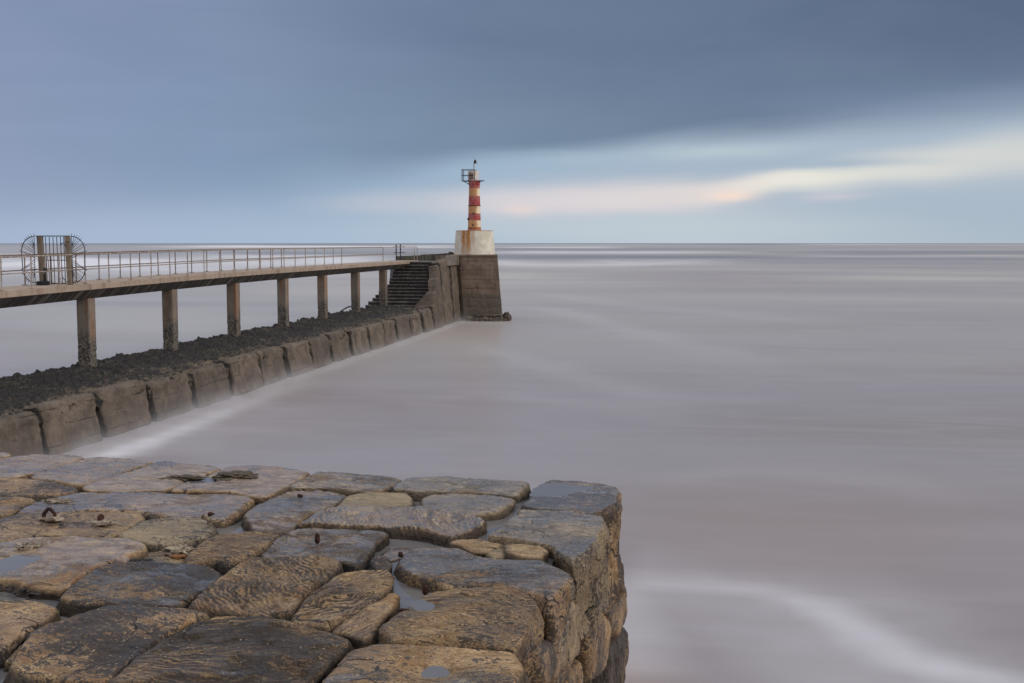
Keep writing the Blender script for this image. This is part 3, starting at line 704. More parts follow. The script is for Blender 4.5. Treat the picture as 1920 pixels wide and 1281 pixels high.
# ------------------------------------------------------------------ lighthouse
YL = YP + 2.7
pc = ony(889.7, 478, YL); CX = pc.x
def lz(py): return ony(889.7, py, YL).z
def lr(w): return w / 2 * YL / F * math.cos(0.03) / math.cos(YAW) ** 0
zs = lz(478); lh = empty('lighthouse', (CX, YL, zs), 'slim red and white banded lighthouse streaked with rust on a white plinth', 'lighthouse')
M_WHP = paint('rusty_white_paint', lin(240, 222, 190), lin(196, 122, 54), .50, CX, YL, True)
M_REDP = paint('red_paint', lin(166, 48, 54), lin(120, 46, 38), .04, CX, YL)
zt = lz(432.3)
MB().lathe((CX, YL, 0), [(lr(78.5), zs), (lr(78), zs + .05), (lr(71), zt - .05), (lr(68), zt), (.3, zt + .01)], 56).build('plinth', plinth_material(CX, YL, zt), lh, True)
py_r = [(431.5, 25.2), (426, 24.6), (413.8, 24.0), (400.5, 23.0), (386, 22.4), (368, 21.2), (353.4, 20.2), (346, 20.6), (339.6, 23.8)]
def wat(py):
    for (a, wa), (b, wb) in zip(py_r, py_r[1:]):
        if b <= py <= a: return wa + (wb - wa) * (a - py) / (a - b)
bands = [(431.5, 426, 'white'), (426, 413.8, 'white'), (413.8, 400.5, 'red'), (400.5, 386, 'white'), (386, 368, 'red'), (368, 353.4, 'white')]
for a, b, c in bands[1:]:
    MB().lathe((CX, YL, 0), [(lr(wat(a)), lz(a)), (lr(wat(b)), lz(b))], 36).build('red_band' if c == 'red' else 'white_band', M_REDP if c == 'red' else M_WHP, lh, True)
MB().lathe((CX, YL, 0), [(lr(27), lz(432.3)), (lr(27), lz(431)), (lr(25), lz(430)), (lr(24.7), lz(426.02))], 36).build('base_ring', paint('rust_red', lin(170, 96, 60), lin(140, 62, 40), .3, CX, YL, True), lh, True)
MB().lathe((CX, YL, 0), [(lr(20.2), lz(353.4)), (lr(20.4), lz(347)), (lr(22.5), lz(346.6)), (lr(22.5), lz(345.4)), (lr(21), lz(345)), (lr(24), lz(339.6)), (lr(24), lz(338.9))], 36).build('flared_collar', M_REDP, lh, True)
MB().lathe((CX, YL, 0), [(lr(23.6), lz(386.6)), (lr(24.6), lz(386.4)), (lr(24.6), lz(385.6)), (lr(23.2), lz(385.4))], 36).build('band_flange', M_RUST, lh, True)
# gallery floor
gl = [onplane_x for onplane_x in ()]
xg0, xg1 = ony(867.5, 339, YL).x, ony(907.5, 339, YL).x
MB().hull8([(xg0, YL - .5, lz(340.2)), (CX + .6, YL - .5, lz(340.2)), (CX + .6, YL + .5, lz(340.2)), (xg0, YL + .5, lz(340.2)), (xg0, YL - .5, lz(339)), (CX + .6, YL - .5, lz(339)), (CX + .6, YL + .5, lz(339)), (xg0, YL + .5, lz(339))], .01).hull8([(CX + .4, YL - .25, lz(341)), (xg1, YL - .15, lz(339.8)), (xg1, YL + .15, lz(339.8)), (CX + .4, YL + .25, lz(341)), (CX + .4, YL - .25, lz(338.8)), (xg1, YL - .15, lz(338.6)), (xg1, YL + .15, lz(338.6)), (CX + .4, YL + .25, lz(338.8))]).tube([(xg0 + .15, YL - .3, lz(340)), (CX - lr(20.4), YL - .2, lz(345.4))], .03).build('gallery_floor', M_IRON, lh)
xc = ony(887.8, 330, YL).x
MB().lathe((xc, YL, 0), [(lr(20.8), lz(338.9)), (lr(20.8), lz(322.5)), (lr(19.8), lz(321)), (.05, lz(320.2))], 32).build('lantern_drum', paint('drum_white', lin(214, 212, 204), lin(150, 92, 56), .18, CX, YL, True), lh, True)
# door hatch on the drum
MB().box((xc - .12, YL - lr(20.8) - .005, lz(331)), (.36, .05, .5), 0, .01).build('drum_hatch', M_RAILD, lh)
# gallery railing
m = MB()
xp = ony(889.3, 330, YL - .55).x
rt, rm_, rb = lz(318.6), lz(329.2), lz(339)
for (ax, ay), (bx, by) in (((xg0, YL - .48), (xp, YL - .55)), ((xg0, YL - .48), (xg0, YL + .48)), ((xg0, YL + .48), (xp, YL + .5))):
    for z in (rt, rm_): m.tube([(ax, ay, z), (bx, by, z)], .022, 6)
for ax, ay in ((xg0, YL - .48), (xg0, YL + .48), (xg0 + .13, YL - .49), (xg0, YL), (xp, YL - .55), (xp, YL + .5)): m.tube([(ax, ay, rb), (ax, ay, rt)], .018 if ax != xp else .03, 6)
m.build('gallery_rail', M_IRON, lh)
xm = ony(888.9, 310, YL).x
ms = MB().tube([(xm, YL, lz(320.4)), (xm, YL, lz(309))], .05, 10).build('lamp_mast', simple('grey_mast', lin(190, 190, 190), .5), lh, True)
lp = MB().tube([(xm, YL, lz(309)), (xm, YL, lz(306.5))], .035).tube([(xm - .05, YL, lz(306.2)), (xm + .27, YL, lz(306.2))], .022).lathe((xm + .09, YL, 0), [(.10, lz(306)), (.12, lz(304.5)), (.11, lz(302.0)), (.07, lz(300.3)), (.02, lz(299.6))], 16).tube([(xm + .09, YL, lz(299.8)), (xm + .09, YL, lz(296.8))], .012).build('beacon_lamp', M_IRON, lh, True)
# lower fittings
MB().box((xm + .05, YL - lr(23.6) - .02, lz(400.8)), (.16, .1, .1), 0, .01).build('bracket', M_IRON, lh)
MB().box((CX - lr(24) + .07, YL - .3, lz(411)), (.14, .14, .2), 0, .02).build('junction_box', M_IRON, lh)
MB().box((xm + .0, YL - lr(24.2) - .02, lz(422)), (.12, .08, .14), 0, .01).tube([(xm + .0, YL - lr(24.4) - .02, lz(422)), (xm + .3, YL - lr(24) + .1, lz(421.6))], .012).build('wall_fitting', M_IRON, lh)
MB().box((CX - .12, YL - lr(25) + .02, lz(420)), (.5, .08, .62), 0, .01).build('rusty_hatch', paint('orange_hatch', lin(206, 148, 92), lin(180, 96, 44), .3, CX, YL), lh)

# ------------------------------------------------------------------ footbridge
XN, XFAR = -22.3, -24.1
br = empty('footbridge', (-23.2, 60, 1.7), 'concrete footbridge on square piers running out to the lighthouse', 'footbridge')
Y0B, Y1B = 2.0, onx(785, 491, XN).y
def deckz(y):
    return 4.99 - .16 * max(0.0, (60 - y) / 25) ** 1.5
# deck slab in bays
ys = [Y0B]; pier_px = [(161, 600), (318, 580), (437, 565), (530, 555), (604, 545), (666, 538), (718, 530)]
piers = [onx(px, py, -22.9).y for px, py in pier_px]
kinks = [ony_ for ony_ in ()]
segs = [Y0B] + list(np.arange(Y0B + 6, Y1B - 3, 5.9)) + [Y1B]
m = MB(); m2 = MB()
for i, (a, b) in enumerate(zip(segs, segs[1:])):
    za, zb = deckz(a), deckz(b); g = .006; o_ = random.uniform(-.008, .008)
    m.hull8([(XFAR, a + g, za - .23), (XN + o_, a + g, za - .23), (XN + o_, b - g, zb - .23), (XFAR, b - g, zb - .23), (XFAR, a + g, za), (XN + o_, a + g, za), (XN + o_, b - g, zb), (XFAR, b - g, zb)], .018)
    e = -.0 if i < len(segs) - 2 else -.35
    m2.hull8([(XFAR + .45, a, za - .60 + (.0)), (XN - .42, a, za - .60), (XN - .42, b + e, zb - (.60 if e == 0 else .5)), (XFAR + .45, b + e, zb - (.60 if e == 0 else .5)), (XFAR + .02, a, za - .225), (XN - .03, a, za - .225), (XN - .03, b + e, zb - .225), (XFAR + .02, b + e, zb - .225)])
m.build('deck', M_DECK, br); m2.build('haunched_beam', M_SOFF, br)
MB().hull8([(XN - .9, Y1B - .35, 4.3), (XN - .25, Y1B - .35, 4.3), (XN - .25, Y1B - .1, 4.3), (XN - .9, Y1B - .1, 4.3), (XFAR + .1, Y1B - .35, 4.8), (XN + .02, Y1B - .35, 4.8), (XN + .02, Y1B + .05, 4.8), (XFAR + .1, Y1B + .05, 4.8)], .02).build('end_corbel', M_DECK, br)
for i, y in enumerate([piers[0] - 7.2, piers[0] - 14.4, piers[0] - 21.6, piers[0] - 28.8] + piers):
    zt_ = deckz(y) - .58
    wdt = .70
    n_ = 14; vs = []; fs = []
    zz = np.linspace(1.2, zt_, 60); ring = []
    base = [(-.26, -.26), (.26, -.26), (.26, .26), (-.26, .26)]
    loop = []
    for (ax, ay), (bx, by) in zip(base, base[1:] + base[:1]):
        for k in range(n_): loop.append((ax + (bx - ax) * k / n_, ay + (by - ay) * k / n_))
    # chamfer corners
    loop = np.array(loop); r_ = np.max(np.abs(loop), 1); cc = np.abs(loop).sum(1); sc_ = np.where(cc > .49, .49 / cc, 1); loop = loop * sc_[:, None]
    P = np.array([(x - 22.95, y + yy, z) for z in zz for x, yy in loop])
    low_ = sstep(-P[:, 2], -3.0, -2.0); dn = fbm(P * 3 + i * 5, 4); dn2 = fbm(P * 9 + i * 5, 3)
    rad = np.tile(loop, (len(zz), 1)); kk = 1 + dn * .02 + low_ * (dn2 * .09 + dn * .08) - low_ * .015
    P[:, :2] = np.array([-22.88, y]) + rad * kk[:, None]
    L = len(loop)
    fs = [(a * L + k, a * L + (k + 1) % L, (a + 1) * L + (k + 1) % L, (a + 1) * L + k) for a in range(len(zz) - 1) for k in range(L)]
    mesh_obj('pier', P, fs, M_PIER, br, smooth=True)
# railings
def railing(x, ys_, y_end, mt):
    def h(y): return deckz(y)
    pts = [y for y in np.arange(Y0B, y_end, 2.0)] + [y_end]
    top = MB().tube([(x, y, h(y) + 1.10) for y in pts[:-1]] + [(x, y_end - .12, h(y_end) + 1.10), (x, y_end - .03, h(y_end) + 1.06), (x, y_end, h(y_end) + .96), (x, y_end, h(y_end))], .026, 8)
    r_ = top.build('railing', mt, br, True)
    MB().tube([(x, y, h(y) + .55) for y in pts], .022, 8).build('mid_rail', mt, r_, True)
    proto = None
    for y in ys_:
        if proto is None:
            proto = MB().tube([(0, 0, 0), (0, 0, 1.09)], .024, 8).box((0, 0, .012), (.15, .15, .025)).ico((0, 0, .55), .036, 1, (1, 1, 1), 0).build('post', mt, r_, True); o = proto
        else:
            o = proto.copy(); COL.objects.link(o); o.parent = r_
        o.location = (x, y, h(y)); o.rotation_euler = (random.uniform(-.012, .012), random.uniform(-.012, .012), 0)
yn = onx(1.5, 500, XN - .1).y; SPN = 1.80
yf = onx(46, 500, XFAR + .1).y
near_ys = [yn + (k - 20) * SPN for k in range(75) if Y0B + .5 < yn + (k - 9) * SPN < Y1B - 1.0] + [Y1B - 1.05]
near_ys = near_ys[:-1] if near_ys[-1] - near_ys[-2] < .9 else near_ys
far_ys = [yf + (k - 20) * SPN for k in range(75) if Y0B + .5 < yf + (k - 9) * SPN < 88.0]
railing(XN - .1, near_ys, Y1B - .08, M_RAIL)
railing(XFAR + .1, far_ys, 89.5, M_RAILD)

# dark blue hand gate at the seaward end of the bridge
hg = empty('blue_gate_post', (XFAR + .1, 90.3, 5.0), 'pair of dark blue posts with crossbars at the lighthouse end of the footbridge', 'gate post')
for k, px in enumerate((743, 751)):
    p = onx(px, 490, XFAR + .25 + .1 * k)
    MB().tube([(p.x, p.y, 4.95), (p.x, p.y, 6.22 + .03 * k)], .05, 8).ico((p.x, p.y, 6.25 + .03 * k), .06, 1, (1, 1, 1), 0).build('post', M_BLUE, hg, True)
pa, pb = onx(740, 466, XFAR + .2), onx(756, 464, XFAR + .4)
for z in (6.1, 5.62): MB().tube([(pa.x, pa.y - .3, z), (pb.x, pb.y + .6, z)], .028).build('crossbar', M_BLUE, hg, True)

# ------------------------------------------------------------------ spiked gate on the bridge
gp = onz(105, 535, 4.86); YG = onx(105, 535, -23.1).y; ZG = deckz(YG)
def gx(px): return ony(px, 500, YG).x
def gz(py): return ony(105, py, YG).z
gt = empty('spiked_gate', (-23.1, YG, ZG), 'barred iron gate with fans of spikes between two timber posts on the footbridge', 'gate')
for xa, xb in ((71.5, 81.5), (123.5, 132.5)):
    a0, b0 = gx(xa), gx(xb)
    m = MB(); m.hull8([(a0 + .07, YG - .06, ZG), (b0 + .05, YG - .06, ZG), (b0 + .05, YG + .06, ZG), (a0 + .07, YG + .06, ZG), (a0, YG - .06, gz(443.6)), (b0, YG - .06, gz(443.6)), (b0, YG + .06, gz(443.6)), (a0, YG + .06, gz(443.6))], .015)
    m.build('gate_post', concrete('post_timber', lin(132, 118, 102), lin(150, 134, 112), lin(84, 72, 62), rust=.12, scale=2, bmp=.008), gt)
m = MB(); zt_, zb_ = gz(444.3), gz(532)
m.box(((gx(69) + gx(132)) / 2, YG - .0, zt_ + .03), (gx(132) - gx(69), .06, .035))
for z in (gz(488), gz(507), zb_): m.box(((gx(84) + gx(124.5)) / 2, YG, z), (gx(124.5) - gx(84), .03, .03))
for px in (88, 95, 102, 109, 116, 122): m.tube([(gx(px), YG, zb_), (gx(px - 1), YG, zt_)], .014, 6)
m.build('gate_leaf', M_IRON, gt)
for side, px0 in ((-1, 65), (1, 136.3)):
    x0_ = gx(px0); m = MB(); ztop, zbot = gz(443.5), gz(530); rx = (gx(64) - gx(40.5)); r_ = .5
    m.tube([(x0_, YG, ZG + .02), (x0_ - side * .02, YG, gz(438.5))], .012, 6)
    arc_ = []
    for a in np.linspace(90, 0, 10): arc_.append((x0_ + side * rx * math.cos(R(a)), ztop - .55 + .55 * math.sin(R(a))))
    for a in np.linspace(0, -90, 10): arc_.append((x0_ + side * (rx - .02) * math.cos(R(a)), zbot + .5 + .5 * math.sin(R(a))))
    m.tube([(x, YG, z) for x, z in arc_], .017, 6)
    cz = (ztop + zbot) / 2
    for k, a in enumerate(np.linspace(78, -72, 18)):
        # spoke starts on the upright and crosses the rim
        zs_ = cz + .55 * math.sin(R(a)) * 1.0; dx, dz_ = math.cos(R(a)), math.sin(R(a)) * 1.05
        best = min(arc_, key=lambda q: abs(math.atan2(q[1] - zs_, abs(q[0] - x0_) + 1e-6) - math.atan2(dz_, dx)))
        v_ = Vector((best[0] - x0_, 0, best[1] - zs_)); l = v_.length
        m.tube([(x0_, YG, zs_), Vector((x0_, YG, zs_)) + v_ * ((l + .095) / l)], .011, 5, .006)
    m.build('spike_fan', M_IRON, gt)
# barbed bits on the posts
m = MB()
for px, py in ((122, 456), (126, 459), (130, 455), (124, 524), (129, 528)):
    for k in range(4): m.tube([(gx(px), YG - .14, gz(py)), (gx(px) + random.uniform(-.12, .12), YG - .16, gz(py) + random.uniform(-.1, .1))], .008, 5)
m.build('barbed_wire', M_IRON, gt)
m = MB()
for k in range(5): m.tube([(gx(92) + (.20 + .02 * (k % 2)) * math.cos(a), YG - .45 + .24 * math.sin(a), ZG + .02 + k * .028) for a in np.linspace(0, 2 * math.pi, 18)], .016, 6)
o = m.build('rope_coil', M_BLK, None, True); tag(o, 'low black coil of rope at the foot of the spiked gate', 'rope')
m = MB(); m.tube([(gx(93), YG - .2, ZG), (gx(91), YG - .2, gz(489)), (gx(90), YG - .2, gz(477)), (gx(91.3), YG - .2, gz(475.3)), (gx(93.5), YG - .2, gz(475.6)), (gx(95.5), YG - .2, gz(480)), (gx(97), YG - .2, gz(500)), (gx(98), YG - .2, ZG)], .02, 6)
o = m.build('hooped_pole', M_RAIL, None, True); tag(o, 'thin bent metal hoop standing beside the spiked gate bars', 'pole')
m = MB().ico((gx(89.5), YG - .22, gz(506)), .07, 2, (1, .8, 1.2), .3, 2).ico((gx(90), YG - .22, gz(520)), .07, 2, (.9, .8, 2.6), .25, 5).ico((gx(89.7), YG - .22, gz(530)), .08, 2, (1, .8, 1.9), .25, 5)
o = m.build('dark_bag', M_BLK, None, True); tag(o, 'dark slumped sack hanging low on the bars of the spiked gate', 'bag')
pa, pb, pc_ = onz(642, 583, 1.75), onz(650, 577, 1.95), onz(660, 574, 2.15)
o = MB().tube([onx(640, 583.5, -22.8), onx(648, 578, -22.8), onx(654, 575.4, -22.8), onx(659, 575, -22.8)], .05, 6).build('bent_pipe', M_CRUST, None, True)
tag(o, 'thin dark bent pipe sticking up between the last footbridge piers', 'pipe')

def spray():
    m = bpy.data.materials.new('sea_spray'); m.use_nodes = True; m.node_tree.nodes.clear(); n = NT(m.node_tree)
    g = n.node('ShaderNodeNewGeometry').outputs['Position']; sx = n.node('ShaderNodeSeparateXYZ', {0: g}).outputs
    hz = n.math('EXPONENT', n.math('MULTIPLY', sx[2], -4.2))
    xx = n.ss(n.math('ABSOLUTE', n.math('SUBTRACT', sx[0], -18.5)), .9, .2)
    d = n.math('MULTIPLY', n.math('MULTIPLY', n.math('MULTIPLY', hz, xx), n.ss(sx[1], 72, 38, .30, 1.0)), n.ss(n.noise(n.mapping(g, sc=(.6, .35, .6)), 1.0, 3), .25, .7))
    v = n.node('ShaderNodeVolumePrincipled', {'Color': (.93, .92, .94, 1), 'Density': n.math('MULTIPLY', d, 1.05), 'Anisotropy': .1})
    n.l.new(v.outputs[0], n.node('ShaderNodeOutputMaterial').inputs['Volume'])
    o = MB().hull8([(-19.25, 27, .004), (-17.5, 27, .004), (-17.5, 95.9, .004), (-19.25, 95.9, .004), (-19.25, 27, 1.0), (-17.5, 27, 1.0), (-17.5, 95.9, 1.0), (-19.25, 95.9, 1.0)]).build('sea_spray', m)
    tag(o, 'thin smoky spray hanging over the water at the foot of the breakwater', kind='stuff')
    SC.cycles.volume_step_rate = 1.0; SC.cycles.volume_max_steps = 64
spray()
#QUAY#
# ------------------------------------------------------------------ foreground stone quay
ZT = EYE - 1.6
qc = onz(1166, 912, ZT); qn = onz(984, 1248, ZT)             # right edge of the quay top
EV = (qc - qn); EV.z = 0; EV.normalize()                      # along the right edge, away from the camera
EN = Vector((EV.y, -EV.x, 0))                                 # outward (over the sea)
quay = empty('stone_quay', (qc.x, qc.y, ZT), 'old quay of big worn sandstone blocks, wet and stained, in the foreground', 'quay')
def Lp(*p): return [(x * .34428, 840 + y * .34428) for x, y in p]
def Rp(*p): return [(600 + x * .34428, 840 + y * .34428) for x, y in p]
def Sp(*p): return [(1000 + x / 3.195, 880 + y / 3.195) for x, y in p]
class Frame:
    def __init__(s, o, u, v, n): s.o, s.u, s.v, s.n = (np.array(q, float) for q in (o, u, v, n))
    def to(s, uv, h): return s.o + uv[:, :1] * s.u + uv[:, 1:2] * s.v + np.asarray(h)[:, None] * s.n
FT = Frame((0, 0, ZT), (1, 0, 0), (0, 1, 0), (0, 0, 1))
FS = Frame(qc, EV, (0, 0, 1), EN)
def chaikin(p, n=2):
    p = np.array(p, float)
    for _ in range(n):
        q = np.roll(p, -1, 0); p = np.stack([p * .86 + q * .14, p * .14 + q * .86], 1).reshape(-1, 2)
    return p
def resample(p, sp_):
    q = np.vstack([p, p[:1]]); l = np.hypot(*np.diff(q, axis=0).T); c = np.concatenate([[0], np.cumsum(l)])
    n = max(int(c[-1] / sp_), 12); t_ = np.linspace(0, c[-1], n, endpoint=False)
    return np.stack([np.interp(t_, c, q[:, 0]), np.interp(t_, c, q[:, 1])], 1)
def inside(P, poly):
    x, y = P[:, 0], P[:, 1]; r = np.zeros(len(P), bool); a = poly; b = np.roll(poly, -1, 0)
    for (x1, y1), (x2, y2) in zip(a, b):
        k = (y1 > y) != (y2 > y)
        with np.errstate(divide='ignore', invalid='ignore'): xi = (x2 - x1) * (y - y1) / (y2 - y1 + 1e-15) + x1
        r ^= k & (x < xi)
    return r
def pdist(P, poly):
    d = np.full(len(P), 1e9)
    for a, b in zip(poly, np.roll(poly, -1, 0)):
        e = b - a; t_ = np.clip(((P - a) @ e) / max(e @ e, 1e-12), 0, 1); d = np.minimum(d, np.hypot(*(P - a - t_[:, None] * e).T))
    return d
DIPS = []     # (x, y, radius_u, radius_v, depth) hollows holding rain water
def stone(poly, fr=FT, h=0.0, rad=.06, depth=.3, sp_=.016, rough=1.0, seed=0, tilt=(0, 0), dome=0.0, name='paving_stone', amp=.012, props=None, parent=None, rings=None, flare=0.0, grow=-.004, joint_shade=False):
    poly = chaikin(poly, 1)
    c0 = poly.mean(0); poly = c0 + (poly - c0) * (1 + grow / np.linalg.norm(poly - c0, axis=1)[:, None])
    if ((poly[:, 0] * np.roll(poly[:, 1], -1) - np.roll(poly[:, 0], -1) * poly[:, 1]).sum()) < 0: poly = poly[::-1]
    B = resample(poly, sp_)
    T = np.roll(B, -1, 0) - np.roll(B, 1, 0); T /= np.linalg.norm(T, axis=1)[:, None] + 1e-9; Nn = np.stack([T[:, 1], -T[:, 0]], 1)
    B3 = np.column_stack([B, np.full(len(B), seed * 3.7)])
    B = B + Nn * (fbm(B3 * 5, 3) * amp * rough + fbm(B3 * 20, 3) * .007)[:, None]
    lo, hi = B.min(0), B.max(0)
    gx_, gy_ = np.meshgrid(np.arange(lo[0], hi[0], sp_), np.arange(lo[1], hi[1], sp_ * .9)); gx_ = gx_ + (np.arange(gx_.shape[0]) % 2)[:, None] * sp_ * .5
    G = np.stack([gx_.ravel(), gy_.ravel()], 1); G = G[inside(G, B)]
    if len(G) == 0: return None
    d = pdist(G, B[::2] if len(B) > 60 else B); G = G[d > sp_ * .55]
    # extra ring of points just inside the rim so that the rounding is smooth
    allv = np.vstack([B, G]); nb = len(B)
    res = delaunay_2d_cdt([Vector(v) for v in allv], [(i, (i + 1) % nb) for i in range(nb)], [], 1, 1e-6)
    V2 = np.array([v[:] for v in res[0]]); F2 = [tuple(f) for f in res[2]]; orig = res[3]
    bmap = {}
    for i, ol in enumerate(orig):
        for q in ol:
            if q < nb: bmap[q] = i
    Bfull = B
    d = pdist(V2, Bfull); d[[bmap[q] for q in bmap]] = 0
    cen = B.mean(0); ext = max(hi - lo)
    P3 = np.column_stack([V2, np.full(len(V2), seed * 5.1)])
    rr = rad * (1 + 1.1 * fbm(P3 * 3.5, 3)); rr = np.clip(rr, .012, .5)
    k = np.clip(1 - d / rr, 0, 1)
    z = h - rr * (1 - np.sqrt(np.clip(1 - k ** 2, 0, 1))) * .75
    z += (V2 - cen) @ np.array(tilt) + dome * np.clip(1 - (np.linalg.norm(V2 - cen, axis=1) / (ext * .55)) ** 2, -1, 1)
    inner = sstep(d, 0, .05)
    an = (props or {}).get('ang', 0); c, s_ = math.cos(an), math.sin(an)
    Q = np.column_stack([(V2[:, 0] * c - V2[:, 1] * s_), (V2[:, 0] * s_ + V2[:, 1] * c) * 3, P3[:, 2]])
    z += (fbm(P3 * 1.6, 3) * .013 + fbm(P3 * 6, 4) * .008 * (.4 + .6 * inner) + fbm(Q * 5, 4) * .007 + fbm(P3 * 28, 2) * .0022) * rough
    pit = np.clip(fbm(P3 * 8 + 31, 3) - .42, 0, 1); z -= pit * .035 * rough * inner
    tt_ = fbm(np.column_stack([Q[:, 0] * 1.5, Q[:, 1] * .9, Q[:, 2]]), 4) * 5 + 20; fl = np.floor(tt_); terr = fl + sstep(tt_ - fl, .40, .60)
    z += (terr - 20) * .0085 * inner * (.35 + (props or {}).get('band', 0)) * (rough if fr is FT else 1)
    if fr is FT:
        for (x, y, ru, rv, dd) in DIPS:
            q = ((V2[:, 0] - x) / ru) ** 2 + ((V2[:, 1] - y) / rv) ** 2; z -= dd * np.exp(-q ** 1.5)
    if fr is FT:
        for PP, zp in POOLS:
            if np.any(np.abs(PP.mean(0) - cen) > 2.0): continue
            dq = pdist(V2, PP[::2]); ins = inside(V2, PP); wob_ = fbm(P3 * 9, 3) * .004
            z = np.where(ins, np.minimum(z, zp + .002 - .016 * sstep(dq, 0, .03)), z)
            near_ = (~ins) & (dq < .12) & (d > .012)
            z = np.where(near_, np.clip(z, zp + .002, zp + .004 + dq * .22 + np.abs(wob_)), z)
    W = fr.to(V2, z); faces = F2
    loop = [bmap[q] for q in range(nb) if q in bmap]
    zb = z[loop]; Lb = V2[loop]; TT_ = np.roll(Lb, -1, 0) - np.roll(Lb, 1, 0); TT_ /= np.linalg.norm(TT_, axis=1)[:, None] + 1e-9; NB = np.stack([TT_[:, 1], -TT_[:, 0]], 1)
    rings = rings or max(3, int(depth / (sp_ * 1.5))); VV = [W]; prev = np.array(loop); n0 = len(W)
    for r_ in range(1, rings + 1):
        a = (r_ / rings) ** 1.15; dz = a * depth
        q3 = np.column_stack([Lb * 1.0, np.full(len(Lb), seed * 2.2 - dz)])
        t3 = fbm(q3 * 2.6, 3) * 4; off = (np.floor(t3) + sstep(t3 - np.floor(t3), .35, .65)) * .014 * rough + fbm(q3 * 12, 3) * .014 * rough + .010 * min(1, r_ * .5) + flare * math.sin(math.pi * a)
        off *= min(1, dz / .05)
        zz = zb * (1 - a) + (h - depth) * a if False else zb - dz
        VV.append(fr.to(Lb + NB * off[:, None], zz)); cur = np.arange(n0, n0 + len(loop)); n0 += len(loop)
        m_ = len(loop)
        faces = faces + [(prev[i], cur[i], cur[(i + 1) % m_], prev[(i + 1) % m_]) for i in range(m_)]
        prev = cur
    pr = dict(wet=.3, dark=.3, band=0.0, pale=0.0, ang=0.0); pr.update(props or {})
    o = mesh_obj(name, np.vstack(VV), faces, M_STONE, parent or quay, True, pr)
    gr_ = np.zeros(len(o.data.vertices)); gr_[len(W):] = 1.0 if joint_shade else 0.0  # painted shade: full down the skirt, weaker on the rim
    if joint_shade: gr_[loop] = .75
    at_ = o.data.attributes.new('joint_shade', 'FLOAT', 'POINT'); at_.data.foreach_set('value', gr_.astype(np.float32))
    return o
def flat(px): return [tuple(onz(x, y, ZT)[:2]) for x, y in px]
def dip(px, py, wx, wy, d):
    c = onz(px, py, ZT); a = onz(px + wx, py, ZT); b = onz(px, py - wy, ZT)
    DIPS.append((c.x, c.y, (a - c).length, (b - c).length, d)); return c
dip(135, 978, 50, 10, .02)

POOLS = []
def hollow(px, z):
    P = resample(chaikin([tuple(onz(x, y, z)[:2]) for x, y in px], 3), .02)
    if ((P[:, 0] * np.roll(P[:, 1], -1) - np.roll(P[:, 0], -1) * P[:, 1]).sum()) < 0: P = P[::-1]
    T = np.roll(P, -1, 0) - np.roll(P, 1, 0); T /= np.linalg.norm(T, axis=1)[:, None]; P = P + np.stack([T[:, 1], -T[:, 0]], 1) * (fbm(np.column_stack([P * 6, P[:, 0] * 0]), 4) * .035)[:, None]
    POOLS.append((P, z - ZT))
hollow(Rp((1130, 262), (1195, 200), (1300, 186), (1390, 200), (1480, 203), (1500, 222), (1400, 232), (1330, 262), (1230, 270)), ZT - .012)
hollow(Rp((535, 1225), (600, 1172), (690, 1182), (730, 1212), (700, 1250), (570, 1260)), ZT - .020)
hollow(Rp((490, 850), (560, 812), (630, 850), (620, 888), (520, 900)), ZT - .006)
hollow(Lp((-90, 640), (40, 590), (150, 575), (250, 585), (240, 610), (150, 640), (90, 670), (0, 690), (-90, 690)), ZT - .006)
hollow(Lp((1020, 162), (1100, 152), (1240, 175), (1180, 190), (1050, 200), (985, 192)), ZT - .006)
